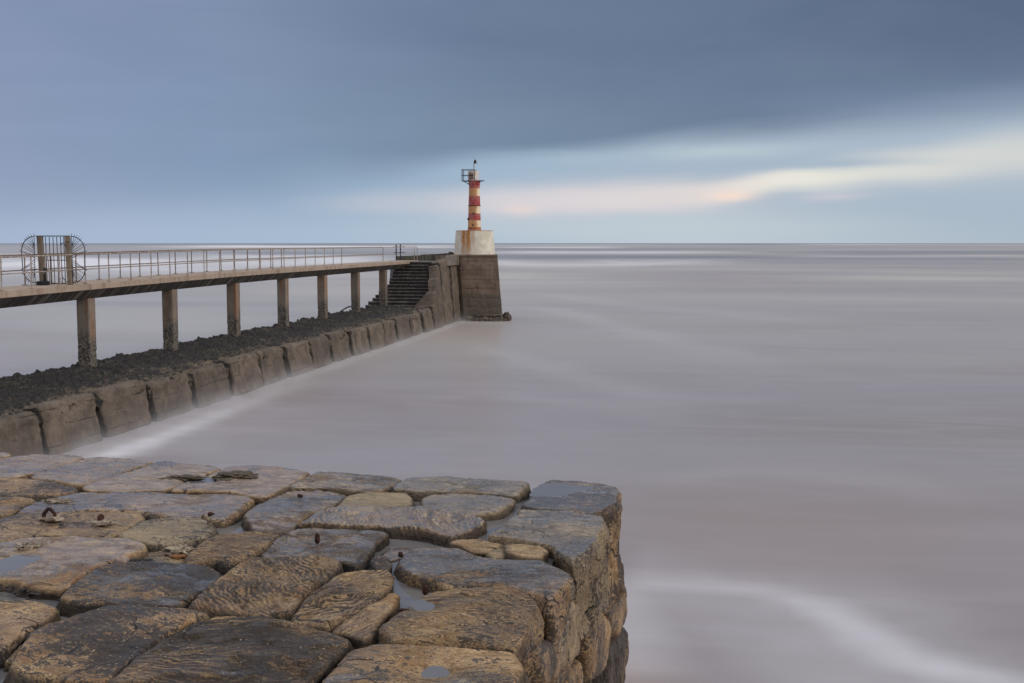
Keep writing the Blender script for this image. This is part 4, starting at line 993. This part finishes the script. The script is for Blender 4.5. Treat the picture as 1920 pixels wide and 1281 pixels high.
#  outline, height, rounding, properties
G_, Bn = dict(wet=.95, dark=.25), dict(wet=.25, dark=.45)
def P_(**k): return k
stones = [
 (Lp((-160, 30), (0, 26), (45, 27), (62, 42), (30, 58), (-160, 70)), 0, .05, P_(wet=.4, dark=.2)),
 (Lp((-170, 78), (0, 66), (70, 50), (180, 36), (330, 32), (448, 44), (455, 54), (380, 76), (270, 112), (195, 135), (120, 152), (60, 160), (-170, 162)), .0, .05, P_(wet=1., dark=.1)),
 (Lp((462, 52), (540, 40), (700, 55), (835, 68), (820, 85), (640, 140), (480, 200), (420, 203), (330, 182), (150, 162), (200, 136), (280, 112), (400, 74)), 0, .05, P_(wet=.9, dark=.2)),
 (Lp((850, 74), (920, 70), (985, 82), (1090, 85), (1170, 95), (1206, 110), (1180, 130), (1080, 165), (960, 214), (880, 238), (700, 243), (580, 238), (460, 230), (442, 214), (500, 190), (650, 140), (820, 88)), .005, .05, P_(wet=.9, dark=.15)),
 (Lp((1222, 112), (1300, 98), (1450, 100), (1620, 115), (1690, 135), (1680, 150), (1590, 200), (1500, 250), (1440, 274), (1390, 270), (1250, 250), (1100, 242), (912, 240), (970, 210), (1090, 167), (1180, 134)), .01, .05, P_(wet=.95, dark=.12)),
 (Lp((1570, 208), (1640, 168), (1720, 136), (1743, 132), (1893, 130), (2073, 142), (2183, 158), (2196, 166), (2093, 235), (2013, 242), (1943, 230), (1743, 217), (1590, 217)), .0, .045, P_(wet=.55, dark=.2, band=.5, ang=.3, pale=.3)),
 (Rp((375, 228), (470, 157), (640, 152), (900, 165), (1100, 180), (1146, 190), (1130, 215), (1090, 250), (1040, 258), (900, 240), (700, 236), (540, 242)), 0, .045, P_(wet=.6, dark=.1, pale=.6, band=.3, ang=.1)),
 # second row
 (Lp((-180, 168), (0, 165), (120, 162), (330, 186), (430, 212), (420, 236), (250, 252), (120, 264), (-180, 260)), 0, .06, P_(wet=.2, dark=.4)),
 (Lp((-180, 266), (0, 264), (150, 264), (212, 284), (125, 312), (60, 345), (-20, 355), (-180, 350)), -.01, .05, P_(wet=.3, dark=.45)),
 (Lp((72, 356), (130, 312), (270, 272), (430, 244), (600, 243), (900, 248), (1250, 252), (1360, 260), (1388, 276), (1350, 312), (1262, 374), (1220, 385), (1100, 380), (900, 368), (760, 345), (500, 342), (300, 347)), .005, .10, P_(wet=.65, dark=.3)),
 (Lp((1375, 312), (1440, 286), (1500, 250), (1572, 222), (1743, 220), (1863, 232), (1893, 246), (1860, 280), (1743, 332), (1690, 352), (1620, 404), (1575, 442), (1480, 457), (1405, 455), (1375, 425), (1335, 388), (1330, 355)), -.008, .06, P_(wet=.55, dark=.35, band=.4, ang=.2)),
 (Rp((68, 326), (155, 247), (270, 234), (480, 238), (500, 260), (505, 308), (400, 322), (200, 328)), -.005, .045, P_(wet=.25, dark=.12, pale=.7)),
 (Rp((545, 268), (600, 246), (720, 240), (900, 246), (1072, 266), (1050, 300), (960, 343), (850, 355), (700, 345), (562, 325), (545, 300)), -.01, .05, P_(wet=.75, dark=.15, pale=.5, band=.2)),
 # third row
 (Lp((-180, 385), (0, 385), (60, 377), (130, 354), (300, 352), (500, 347), (760, 352), (783, 376), (700, 430), (600, 480), (480, 485), (300, 472), (150, 474), (60, 500), (-180, 505)), 0, .06, P_(wet=.35, dark=.3, ang=.2, pale=.2)),
 (Lp((630, 472), (700, 432), (790, 380), (960, 368), (1100, 385), (1158, 412), (1160, 462), (1118, 492), (960, 515), (830, 523), (720, 500)), -.002, .07, P_(wet=.1, dark=.35, pale=.7)),
 (Lp((785, 590), (790, 535), (960, 518), (1058, 502), (1030, 560), (990, 618), (880, 615)), -.05, .05, P_(wet=.4, dark=.2, pale=.4)),
 (Lp((1004, 595), (1080, 532), (1180, 472), (1350, 457), (1518, 456), (1520, 478), (1420, 560), (1350, 602), (1250, 635), (1150, 615), (1060, 628), (1010, 618)), .008, .09, P_(wet=.1, dark=.42, band=.5, ang=.2)),
 (Lp((1422, 588), (1500, 502), (1582, 450), (1700, 434), (1873, 445), (2043, 455), (2111, 470), (2053, 515), (2013, 575), (1953, 638), (1843, 613), (1700, 600), (1500, 602)), .0, .05, P_(wet=.5, dark=.45, band=.6, ang=.15)),
 (Rp((-130, 424), (-40, 362), (0, 345), (60, 332), (260, 326), (540, 332), (720, 350), (860, 370), (915, 404), (880, 428), (770, 475), (720, 488), (600, 460), (400, 435), (200, 425), (0, 420)), .01, .06, P_(wet=.85, dark=.25, band=.9, ang=1.2)),
 # rubble pieces near the right edge
 (Rp((705, 503), (740, 492), (880, 497), (1000, 512), (900, 558), (840, 560), (750, 525)), -.008, .03, P_(wet=.1, dark=.1, pale=.2)),
 (Rp((1000, 535), (1100, 528), (1200, 540), (1240, 562), (1200, 606), (1100, 600), (1030, 580)), .012, .03, P_(wet=.1, dark=.25, pale=.2)),
 (Rp((905, 560), (960, 535), (1020, 545), (1010, 580), (940, 590)), -.012, .02, P_(wet=.2, dark=.1, pale=.5)),
 (Rp((275, 600), (320, 578), (375, 592), (390, 630), (370, 658), (290, 648)), -.005, .05, P_(wet=.2, dark=.7)),
 (Rp((305, 562), (370, 502), (480, 495), (505, 510), (450, 545), (380, 568)), -.055, .04, P_(wet=.7, dark=.5)),
 # fourth row
 (Lp((-180, 515), (0, 515), (150, 490), (480, 487), (700, 490), (785, 520), (788, 552), (680, 590), (620, 622), (530, 642), (440, 702), (345, 768), (250, 760), (150, 740), (0, 705), (-180, 700)), .006, .10, P_(wet=.6, dark=.2)),
 (Lp((325, 835), (400, 762), (540, 662), (640, 637), (800, 630), (960, 637), (1130, 652), (1212, 682), (1200, 712), (1080, 800), (960, 860), (830, 865), (600, 862), (400, 855)), .014, .05, P_(wet=.35, dark=.75, ang=.1)),
 (Lp((1022, 862), (1080, 802), (1215, 702), (1340, 610), (1550, 617), (1760, 607), (1850, 622), (1855, 645), (1780, 712), (1640, 840), (1560, 900), (1450, 925), (1300, 902), (1150, 888), (1050, 882)), .018, .08, P_(wet=.0, dark=.35, band=1., ang=.9)),
 (Lp((1582, 925), (1640, 862), (1743, 762), (1830, 697), (1973, 672), (2113, 668), (2148, 710), (2140, 750), (2040, 825), (1890, 925), (1790, 985), (1700, 965), (1600, 958)), .01, .08, P_(wet=.0, dark=.3, band=1., ang=2.2)),
 (Rp((62, 1000), (150, 922), (300, 832), (360, 777), (440, 782), (410, 840), (380, 880), (320, 950), (270, 1018), (230, 1033), (120, 1005)), -.006, .06, P_(wet=.0, dark=.12, band=.5, ang=2.0)),
 (Lp((1146, 920), (1190, 900), (1300, 903), (1470, 930), (1400, 936), (1162, 936)), -.015, .04, P_(wet=.1, dark=.1)),
 # near row
 (Lp((-180, 835), (0, 833), (100, 828), (250, 852), (308, 880), (280, 920), (170, 988), (60, 1080), (-60, 1140), (-180, 1180)), .01, .07, P_(wet=.05, dark=.4)),
 (Lp((20, 1130), (100, 1060), (165, 1005), (150, 1060), (100, 1130), (60, 1140)), -.025, .03, P_(wet=.3, dark=.3)),
 (Lp((160, 1000), (250, 930), (400, 882), (620, 862), (590, 885), (400, 935), (250, 980)), -.052, .04, P_(wet=.75, dark=.3)),
 (Lp((52, 1190), (110, 1100), (172, 1022), (400, 932), (600, 873), (800, 877), (1020, 882), (1128, 902), (1138, 920), (1030, 965), (880, 1052), (750, 1152), (600, 1268), (560, 1300), (400, 1278), (200, 1242), (90, 1215)), .02, .08, P_(wet=.22, dark=.5, ang=.5)),
 (Lp((605, 1290), (700, 1202), (860, 1092), (1050, 962), (1200, 942), (1400, 937), (1600, 967), (1743, 1002), (1890, 1037), (1898, 1060), (1850, 1130), (1740, 1230), (1640, 1330), (1560, 1420), (500, 1420)), .024, .08, P_(wet=.22, dark=.5, band=.9, ang=-.1)),
 (Rp((-160, 1420), (-20, 1330), (60, 1222), (160, 1112), (300, 1070), (500, 1074), (880, 1097), (1050, 1122), (1095, 1180), (1070, 1290), (1040, 1420)), .01, .10, P_(wet=.35, dark=.4)),
]
edge = [
 (Rp((1088, 310), (1140, 267), (1200, 192), (1250, 167), (1400, 178), (1560, 195), (1628, 208), (1646, 240), (1640, 285), (1570, 330), (1480, 360), (1300, 337), (1150, 327)), .0, .05, .62, P_(wet=.75, dark=.5)),
 (Rp((905, 482), (960, 440), (1060, 355), (1082, 328), (1250, 338), (1480, 364), (1560, 386), (1570, 430), (1520, 510), (1450, 580), (1380, 640), (1300, 590), (1250, 547), (1100, 515), (950, 492)), .01, .07, .42, P_(wet=.75, dark=.3, band=.45, pale=.5, ang=.1)),
 (Rp((412, 620), (440, 575), (520, 535), (620, 537), (760, 535), (900, 582), (1100, 604), (1220, 610), (1330, 655), (1388, 690), (1330, 770), (1270, 830), (1180, 800), (1030, 748), (870, 752), (700, 755), (560, 715), (430, 662)), .0, .09, .55, P_(wet=.6, dark=.45)),
 (Rp((302, 1012), (330, 970), (480, 852), (575, 795), (700, 768), (870, 758), (1032, 764), (1150, 808), (1208, 860), (1170, 950), (1120, 1060), (1060, 1112), (900, 1088), (700, 1068), (500, 1066), (360, 1055)), .016, .09, .62, P_(wet=.3, dark=.3, band=.6, ang=.15)),
]
for i, (px, h, rad, pr) in enumerate(stones):
    P = flat(px); near = min(p[1] for p in P)
    stone(P, h=h * .8, rad=rad * .34, joint_shade=True, depth=.16, sp_=.0125 if near < 5.6 else .018, grow=.010 if near < 6.0 else -.002, amp=.018, seed=i + 1, props=pr, tilt=(random.uniform(-.008, .008), random.uniform(-.006, .010)), dome=.002)
for i, (px, h, rad, dp, pr) in enumerate(edge):
    stone(flat(px), h=h, rad=rad * .42, depth=dp, sp_=.013, seed=i + 60, props=pr, dome=.002, flare=-.012, amp=.022, grow=-.008)
# side-face stones below the top course, traced on the plane of the wall
def side(px):
    out = []
    for x, y in px:
        p = onplane(x, y, qc + EN * .0, EN); d = p - qc; out.append((d.dot(EV), d.z))
    return out
sides = [
 (Sp((515, 505), (548, 540), (552, 660), (510, 690), (440, 715), (425, 660), (470, 610)), .0, P_(dark=.45)),
 (Sp((442, 718), (545, 680), (568, 800), (560, 900), (515, 1005), (470, 1000), (452, 850)), .02, P_(dark=.4)),
 (Sp((570, 915), (578, 1100), (562, 1220), (548, 1330), (440, 1330), (458, 1080), (500, 1022)), .01, P_(dark=.7, band=.7)),
 (Sp((290, 750), (412, 560), (412, 690), (342, 880), (310, 900)), -.01, P_(dark=.25)),
 (Sp((342, 895), (398, 730), (430, 705), (440, 760), (420, 865), (335, 920)), .02, P_(dark=.2, pale=.4)),
 (Sp((330, 935), (430, 840), (458, 900), (455, 1050), (430, 1210), (350, 1290), (328, 1150)), .03, P_(dark=.45)),
 (Sp((196, 905), (300, 765), (320, 950), (315, 1100), (232, 1250), (200, 1230), (188, 1050)), -.01, P_(dark=.3, pale=.4)),
 (Sp((60, 1300), (58, 1120), (130, 1035), (188, 1065), (200, 1300)), .0, P_(dark=.55)),
 (Sp((205, 1270), (240, 1260), (320, 1110), (330, 1330), (205, 1340)), .0, P_(dark=.4)),
]
for i, (px, h, pr) in enumerate(sides):
    pr['ang'] = 1.2
    stone(side(px), fr=FS, h=h - .02, rad=.07, depth=.30, sp_=.018, seed=i + 90, props=pr, name='wall_stone', amp=.02, rough=1.3, dome=.010, rings=6, grow=.008)
# the rest of the wall: plain courses down to the water and back past the camera
rs = np.random.default_rng(21)
def poly_rect(u0, u1, v0, v1, g=.02):
    j = lambda: rs.uniform(-.03, .03)
    return [(u0 + g + j() * .3, v0 + g + j() * .3), ((u0 + u1) / 2, v0 + g + j() * .4), (u1 - g + j() * .3, v0 + g + j() * .3), (u1 - g, (v0 + v1) / 2), (u1 - g + j() * .3, v1 - g), ((u0 + u1) / 2, v1 - g + j() * .4), (u0 + g + j() * .3, v1 - g), (u0 + g, (v0 + v1) / 2)]
k = 0; U0 = -6.0
for c, (v0, v1) in enumerate(((-2.05, -1.42), (-2.9, -2.05))):
    u = .0
    while u > U0 + .4:
        l = rs.uniform(.6, 1.1); stone(poly_rect(u - l, u, v0, v1), fr=FS, h=rs.uniform(-.02, .03), rad=.07, depth=.2, sp_=.05, seed=200 + k, name='wall_stone', props=P_(dark=.5), rings=2, rough=1.3); u -= l; k += 1
vis = {(-.55, -1.42): -3.2, (0, -.55): -3.6}
for (v1, v0), ustart in vis.items():
    u = ustart
    while u > U0 + .4:
        l = rs.uniform(.6, 1.0); stone(poly_rect(u - l, u, v0, v1), fr=FS, h=rs.uniform(-.02, .02), rad=.07, depth=.2, sp_=.04, seed=300 + k, name='wall_stone', props=P_(dark=.5), rings=2, rough=1.3); u -= l; k += 1
# recessed backing stones where the traced ones leave gaps
u = 0.0
for v1, v0 in ((-.58, -1.0), (-1.0, -1.42)):
    u = -.05
    while u > -3.9:
        l = rs.uniform(.5, .8); stone(poly_rect(u - l, u, v0, v1, .01), fr=FS, h=-.09, rad=.05, depth=.2, sp_=.045, seed=400 + k, name='wall_stone', props=P_(dark=.6), rings=2, rough=1.2); u -= l; k += 1
v_ = 0.0; row = 0
u = -.02
while u > -6.0:
    du = rs.uniform(.6, .8); n_ = -.02 - rs.uniform(0, .3)
    first = True
    while n_ > -7.3:
        dn = rs.uniform(.7, 1.1) if not first else .75; nn0 = -.0 if first else n_
        cu, cn = u - du / 2, nn0 - dn / 2; c = qc + EV * cu + EN * cn; px_, py_ = project((c.x, c.y, ZT))
        if px_ < -60 - .17 * 2200 * dn / max(c.y, 2) * 2 or py_ > 1400:
            gq = .02; cs = [(u - gq, nn0 - gq), (u - du + gq, nn0 - gq), (u - du + gq, nn0 - dn + gq), (u - gq, nn0 - dn + gq)]
            P = []
            for (a1, b1) in cs:
                q = qc + EV * (a1 + rs.uniform(-.02, .02)) + EN * (b1 + (rs.uniform(-.03, .03) if not first or b1 < -.1 else 0)); P.append((q.x, q.y))
            stone(P, h=rs.uniform(-.01, .01), rad=.03, depth=.5 if first else .15, sp_=.05, seed=500 + k, joint_shade=not first, props=P_(dark=rs.uniform(.2, .6), wet=rs.uniform(.1, .8)), rings=4); k += 1
        n_ = nn0 - dn; first = False
    u -= du
# solid body of the quay, mortar bed and standing water
def qp(u, n, z): p = qc + EV * u + EN * n; return (p.x, p.y, z)
WL = -7.45
MB().hull8([qp(-6, -.16, -1), qp(-.22, -.16, -1), qp(-.22, WL, -1), qp(-6, WL, -1), qp(-6, -.16, ZT - .13), qp(-.22, -.16, ZT - .13), qp(-.22, WL, ZT - .13), qp(-6, WL, ZT - .13)]).build('core', M_BED, quay)
MB().hull8([qp(-6, -.06, -1), qp(-.10, -.06, -1), qp(-.10, WL, -1), qp(-6, WL, -1), qp(-6, -.06, 2.0), qp(-.10, -.06, 2.0), qp(-.10, WL, 2.0), qp(-6, WL, 2.0)]).build('lower_wall', M_BLOCK, quay)
us = np.arange(-5.9, -.12, .028); ns = np.arange(-7.4, -.14, .028); UU, NN = np.meshgrid(us, ns); uu, nn = UU.ravel(), NN.ravel()
BX = qc.x + EV.x * uu + EN.x * nn; BY = qc.y + EV.y * uu + EN.y * nn
P3 = np.stack([BX, BY, BX * 0], 1)
bz = ZT - .072 + fbm(P3 * 1.1 + 4, 3) * .02 + fbm(P3 * 7, 4) * .012
def bedspot(px, py, rx, ry, dz):
    global bz
    c = onz(px, py, ZT); a = onz(px + rx, py, ZT); b = onz(px, py - ry, ZT)
    bz += dz * np.exp(-(((BX - c.x) / (a - c).length) ** 2 + ((BY - c.y) / (b - c).length) ** 2))
for a in ((432, 985, 45, 18, -.08), (760, 1060, 30, 60, -.06), (790, 1100, 50, 25, -.05), (940, 968, 36, 14, -.05), (780, 1012, 60, 12, -.05), (100, 1150, 60, 30, -.06), (20, 1250, 60, 40, -.08), (185, 1110, 40, 25, -.05), (530, 1165, 30, 12, -.06), (10, 962, 20, 8, -.05), (640, 1265, 40, 30, -.05), (690, 1205, 40, 20, -.05), (780, 936, 16, 14, -.05), (980, 925, 20, 20, -.05), (460, 935, 20, 16, -.05), (155, 915, 20, 8, -.04),
          (60, 1094, 60, 9, .016), (262, 1050, 20, 8, .02)): bedspot(*a)
P3[:, 2] = bz; nx = len(us)
mesh_obj('mortar_bed', P3, [(i * nx + j, i * nx + j + 1, (i + 1) * nx + j + 1, (i + 1) * nx + j) for i in range(len(ns) - 1) for j in range(nx - 1)], M_BED, quay)
zw = ZT - .058
pw = mesh_obj('joint_water', [qp(-5.85, -.17, zw), qp(-.16, -.17, zw), qp(-.16, -7.35, zw), qp(-5.85, -7.35, zw)], [(0, 1, 2, 3)], M_PUD, None, False)
tag(pw, 'rain water lying in the joints between the quay stones', kind='structure')
# fine sheets of rain water lying in hollows of the stones
def pool(px, z, name='puddle'):
    P = chaikin([tuple(onz(x, y, z)[:2]) for x, y in px], 3); c = P.mean(0)
    o = mesh_obj(name, [(x, y, z) for x, y in P], [tuple(range(len(P)))], M_PUD, None, False)
    if o.data.polygons[0].normal.z < 0: o.data.flip_normals()
    tag(o, 'shallow rain puddle in a hollow of a quay stone', kind='structure')
for PP, zp in POOLS:
    T = np.roll(PP, -1, 0) - np.roll(PP, 1, 0); T /= np.linalg.norm(T, axis=1)[:, None]; Q_ = PP + np.stack([T[:, 1], -T[:, 0]], 1) * .004
    o = mesh_obj('puddle', [(x, y, ZT + zp) for x, y in Q_], [tuple(range(len(Q_)))], M_PUD, None, False)
    tag(o, 'shallow rain puddle in a hollow of a quay stone', kind='structure')
# small things lying or fixed on the quay
def at(px, py, dz=0.0): p = onz(px, py, ZT); p.z += dz; return p
p = at(93, 974)
rg = empty('rusty_ring', (p.x, p.y, ZT), 'rusty iron ring standing up from a pale scab of mortar on the quay', 'iron ring')
MB().ico((p.x + .02, p.y, ZT + .006), .05, 3, (1.5, 1.0, .28), .3, 5).build('mortar_pad', M_CHUNK, rg, True)
MB().tube([(p.x - .036 + .036 * (1 - math.cos(a)) , p.y, ZT + .008 + .052 * math.sin(a) + .004 * math.sin(a * 5)) for a in np.linspace(0, math.pi, 12)], .012, 8, .009).build('ring', M_RUST, rg, True)
p = at(192, 983)
bt = empty('rusty_bolt', (p.x, p.y, ZT), 'rusty bolt stub in a pale mortar lump, right of the iron ring', 'bolt')
MB().ico((p.x, p.y, ZT + .008), .045, 3, (1.4, 1.0, .45), .45, 9).build('mortar_lump', M_CHUNK, bt, True); MB().ico((p.x - .012, p.y, ZT + .036), .02, 2, (1, 1, 1.1), .4, 2).build('bolt_head', M_RUST, bt, True)
def lump(name, px, py, r_, sc, amp_, seed, m_, label, cat, dz=.005, sub=4):
    p = at(px, py, dz); o = MB().ico(p, r_, sub, sc, amp_, seed, 4).build(name, m_, None, True); tag(o, label, cat); return o
lump('mortar_chunk', 52, 1027, .05, (1.3, 1, .42), .45, 3, M_CHUNK, 'pale jagged lump of mortar above the puddle at the left of the quay', 'mortar lump')
lump('mortar_chunk', 335, 1029, .052, (1.25, 1, .5), .5, 12, M_CHUNK, 'pale jagged lump of mortar over an orange rust stain, beside the square puddle', 'mortar lump', -.012)
lump('rust_stain_crust', 334, 1036, .034, (1.2, .9, .16), .4, 22, M_RUSTO, 'flat orange crust of rust just in front of a pale mortar lump', 'rust crust', -.02)
p = at(388, 984)
mb = MB().tube([p + Vector((.012, 0, -.05)), p + Vector((.012, .01, .02)), p + Vector((0, .01, .045))], .013, 8, .016).ico(p + Vector((-.012, 0, .045)), .018, 2, (1.2, 1, .9), .3, 4)
o = mb.build('mortar_stub', M_CHUNK, None, True); tag(o, 'crooked pale stub with a reddish head beside the square puddle', 'stub')
o = MB().ico(p + Vector((.02, .01, .06)), .014, 2, (1.4, 1, .8), .5, 4).build('rust_head', M_RUST, o, True); 
lump('rusty_stud', 595, 1016, .018, (.75, .75, 1.6), .25, 6, M_RUST, 'upright rusty iron stud on a dark banded stone near the quay centre', 'iron stud', .018)
lump('rusty_stud', 563, 932, .016, (1.1, .8, .7), .35, 16, M_RUST, 'tiny dark stud on the grey stone beyond the square puddle', 'iron stud', .006)
lump('rusty_stud', 798, 1104, .020, (.8, .8, 1.2), .3, 26, M_RUST, 'small dark leaning stud at the edge of the winding pool near the right side', 'iron stud', -.005)
lump('rusty_stud', 757, 1147, .020, (1.3, .8, .7), .4, 36, M_RUST, 'low red brown stud at the left end of a long banded edge stone', 'iron stud', -.002)
lump('rusty_stud', 751, 1038, .014, (.9, .9, 1.0), .3, 46, M_RUST, 'black stud tip standing in the narrow pool beside the big grey edge stone', 'iron stud', -.005)
lump('weed_clump', 443, 896, .11, (1.2, 1.1, .26), .4, 7, M_WEED, 'oval clump of brown weed on the pale wet stone of the far row', 'weed clump', .006, 5)
lump('weed_clump', 346, 898, .075, (1.6, .8, .2), .5, 17, M_WEED, 'thin flat strip of brown weed at a joint, left of the oval clump', 'weed clump', .004, 5)
lump('weed_clump', 263, 1051, .045, (1.4, 1, .5), .55, 27, M_CORE, 'small blackish clump of weed beside the round pebble', 'weed clump', -.02)
lump('pebble', 228, 1051, .040, (1, .9, .8), .06, 37, M_PEB, 'smooth round pinkish pebble in the joint in front of the orange stained stone', 'pebble', -.008)
lump('stone_chip', 108, 941, .045, (2.0, 1, .35), .3, 47, M_CHUNK, 'thin pale chip of stone lying on the far row, left of the weed', 'stone chip', .004)
rb_ = MB()
for i in range(90):
    q = at(random.gauss(60, 50), random.gauss(1090, 9)); rb_.ico((q.x, q.y, ZT - .035 + random.uniform(-.01, .01)), random.uniform(.006, .018), 1, (1.2, 1, .6), .3, i)
o = rb_.build('gravel', M_BED, None, True); tag(o, 'dark wet grit and gravel filling the wide joint at the left', kind='stuff')
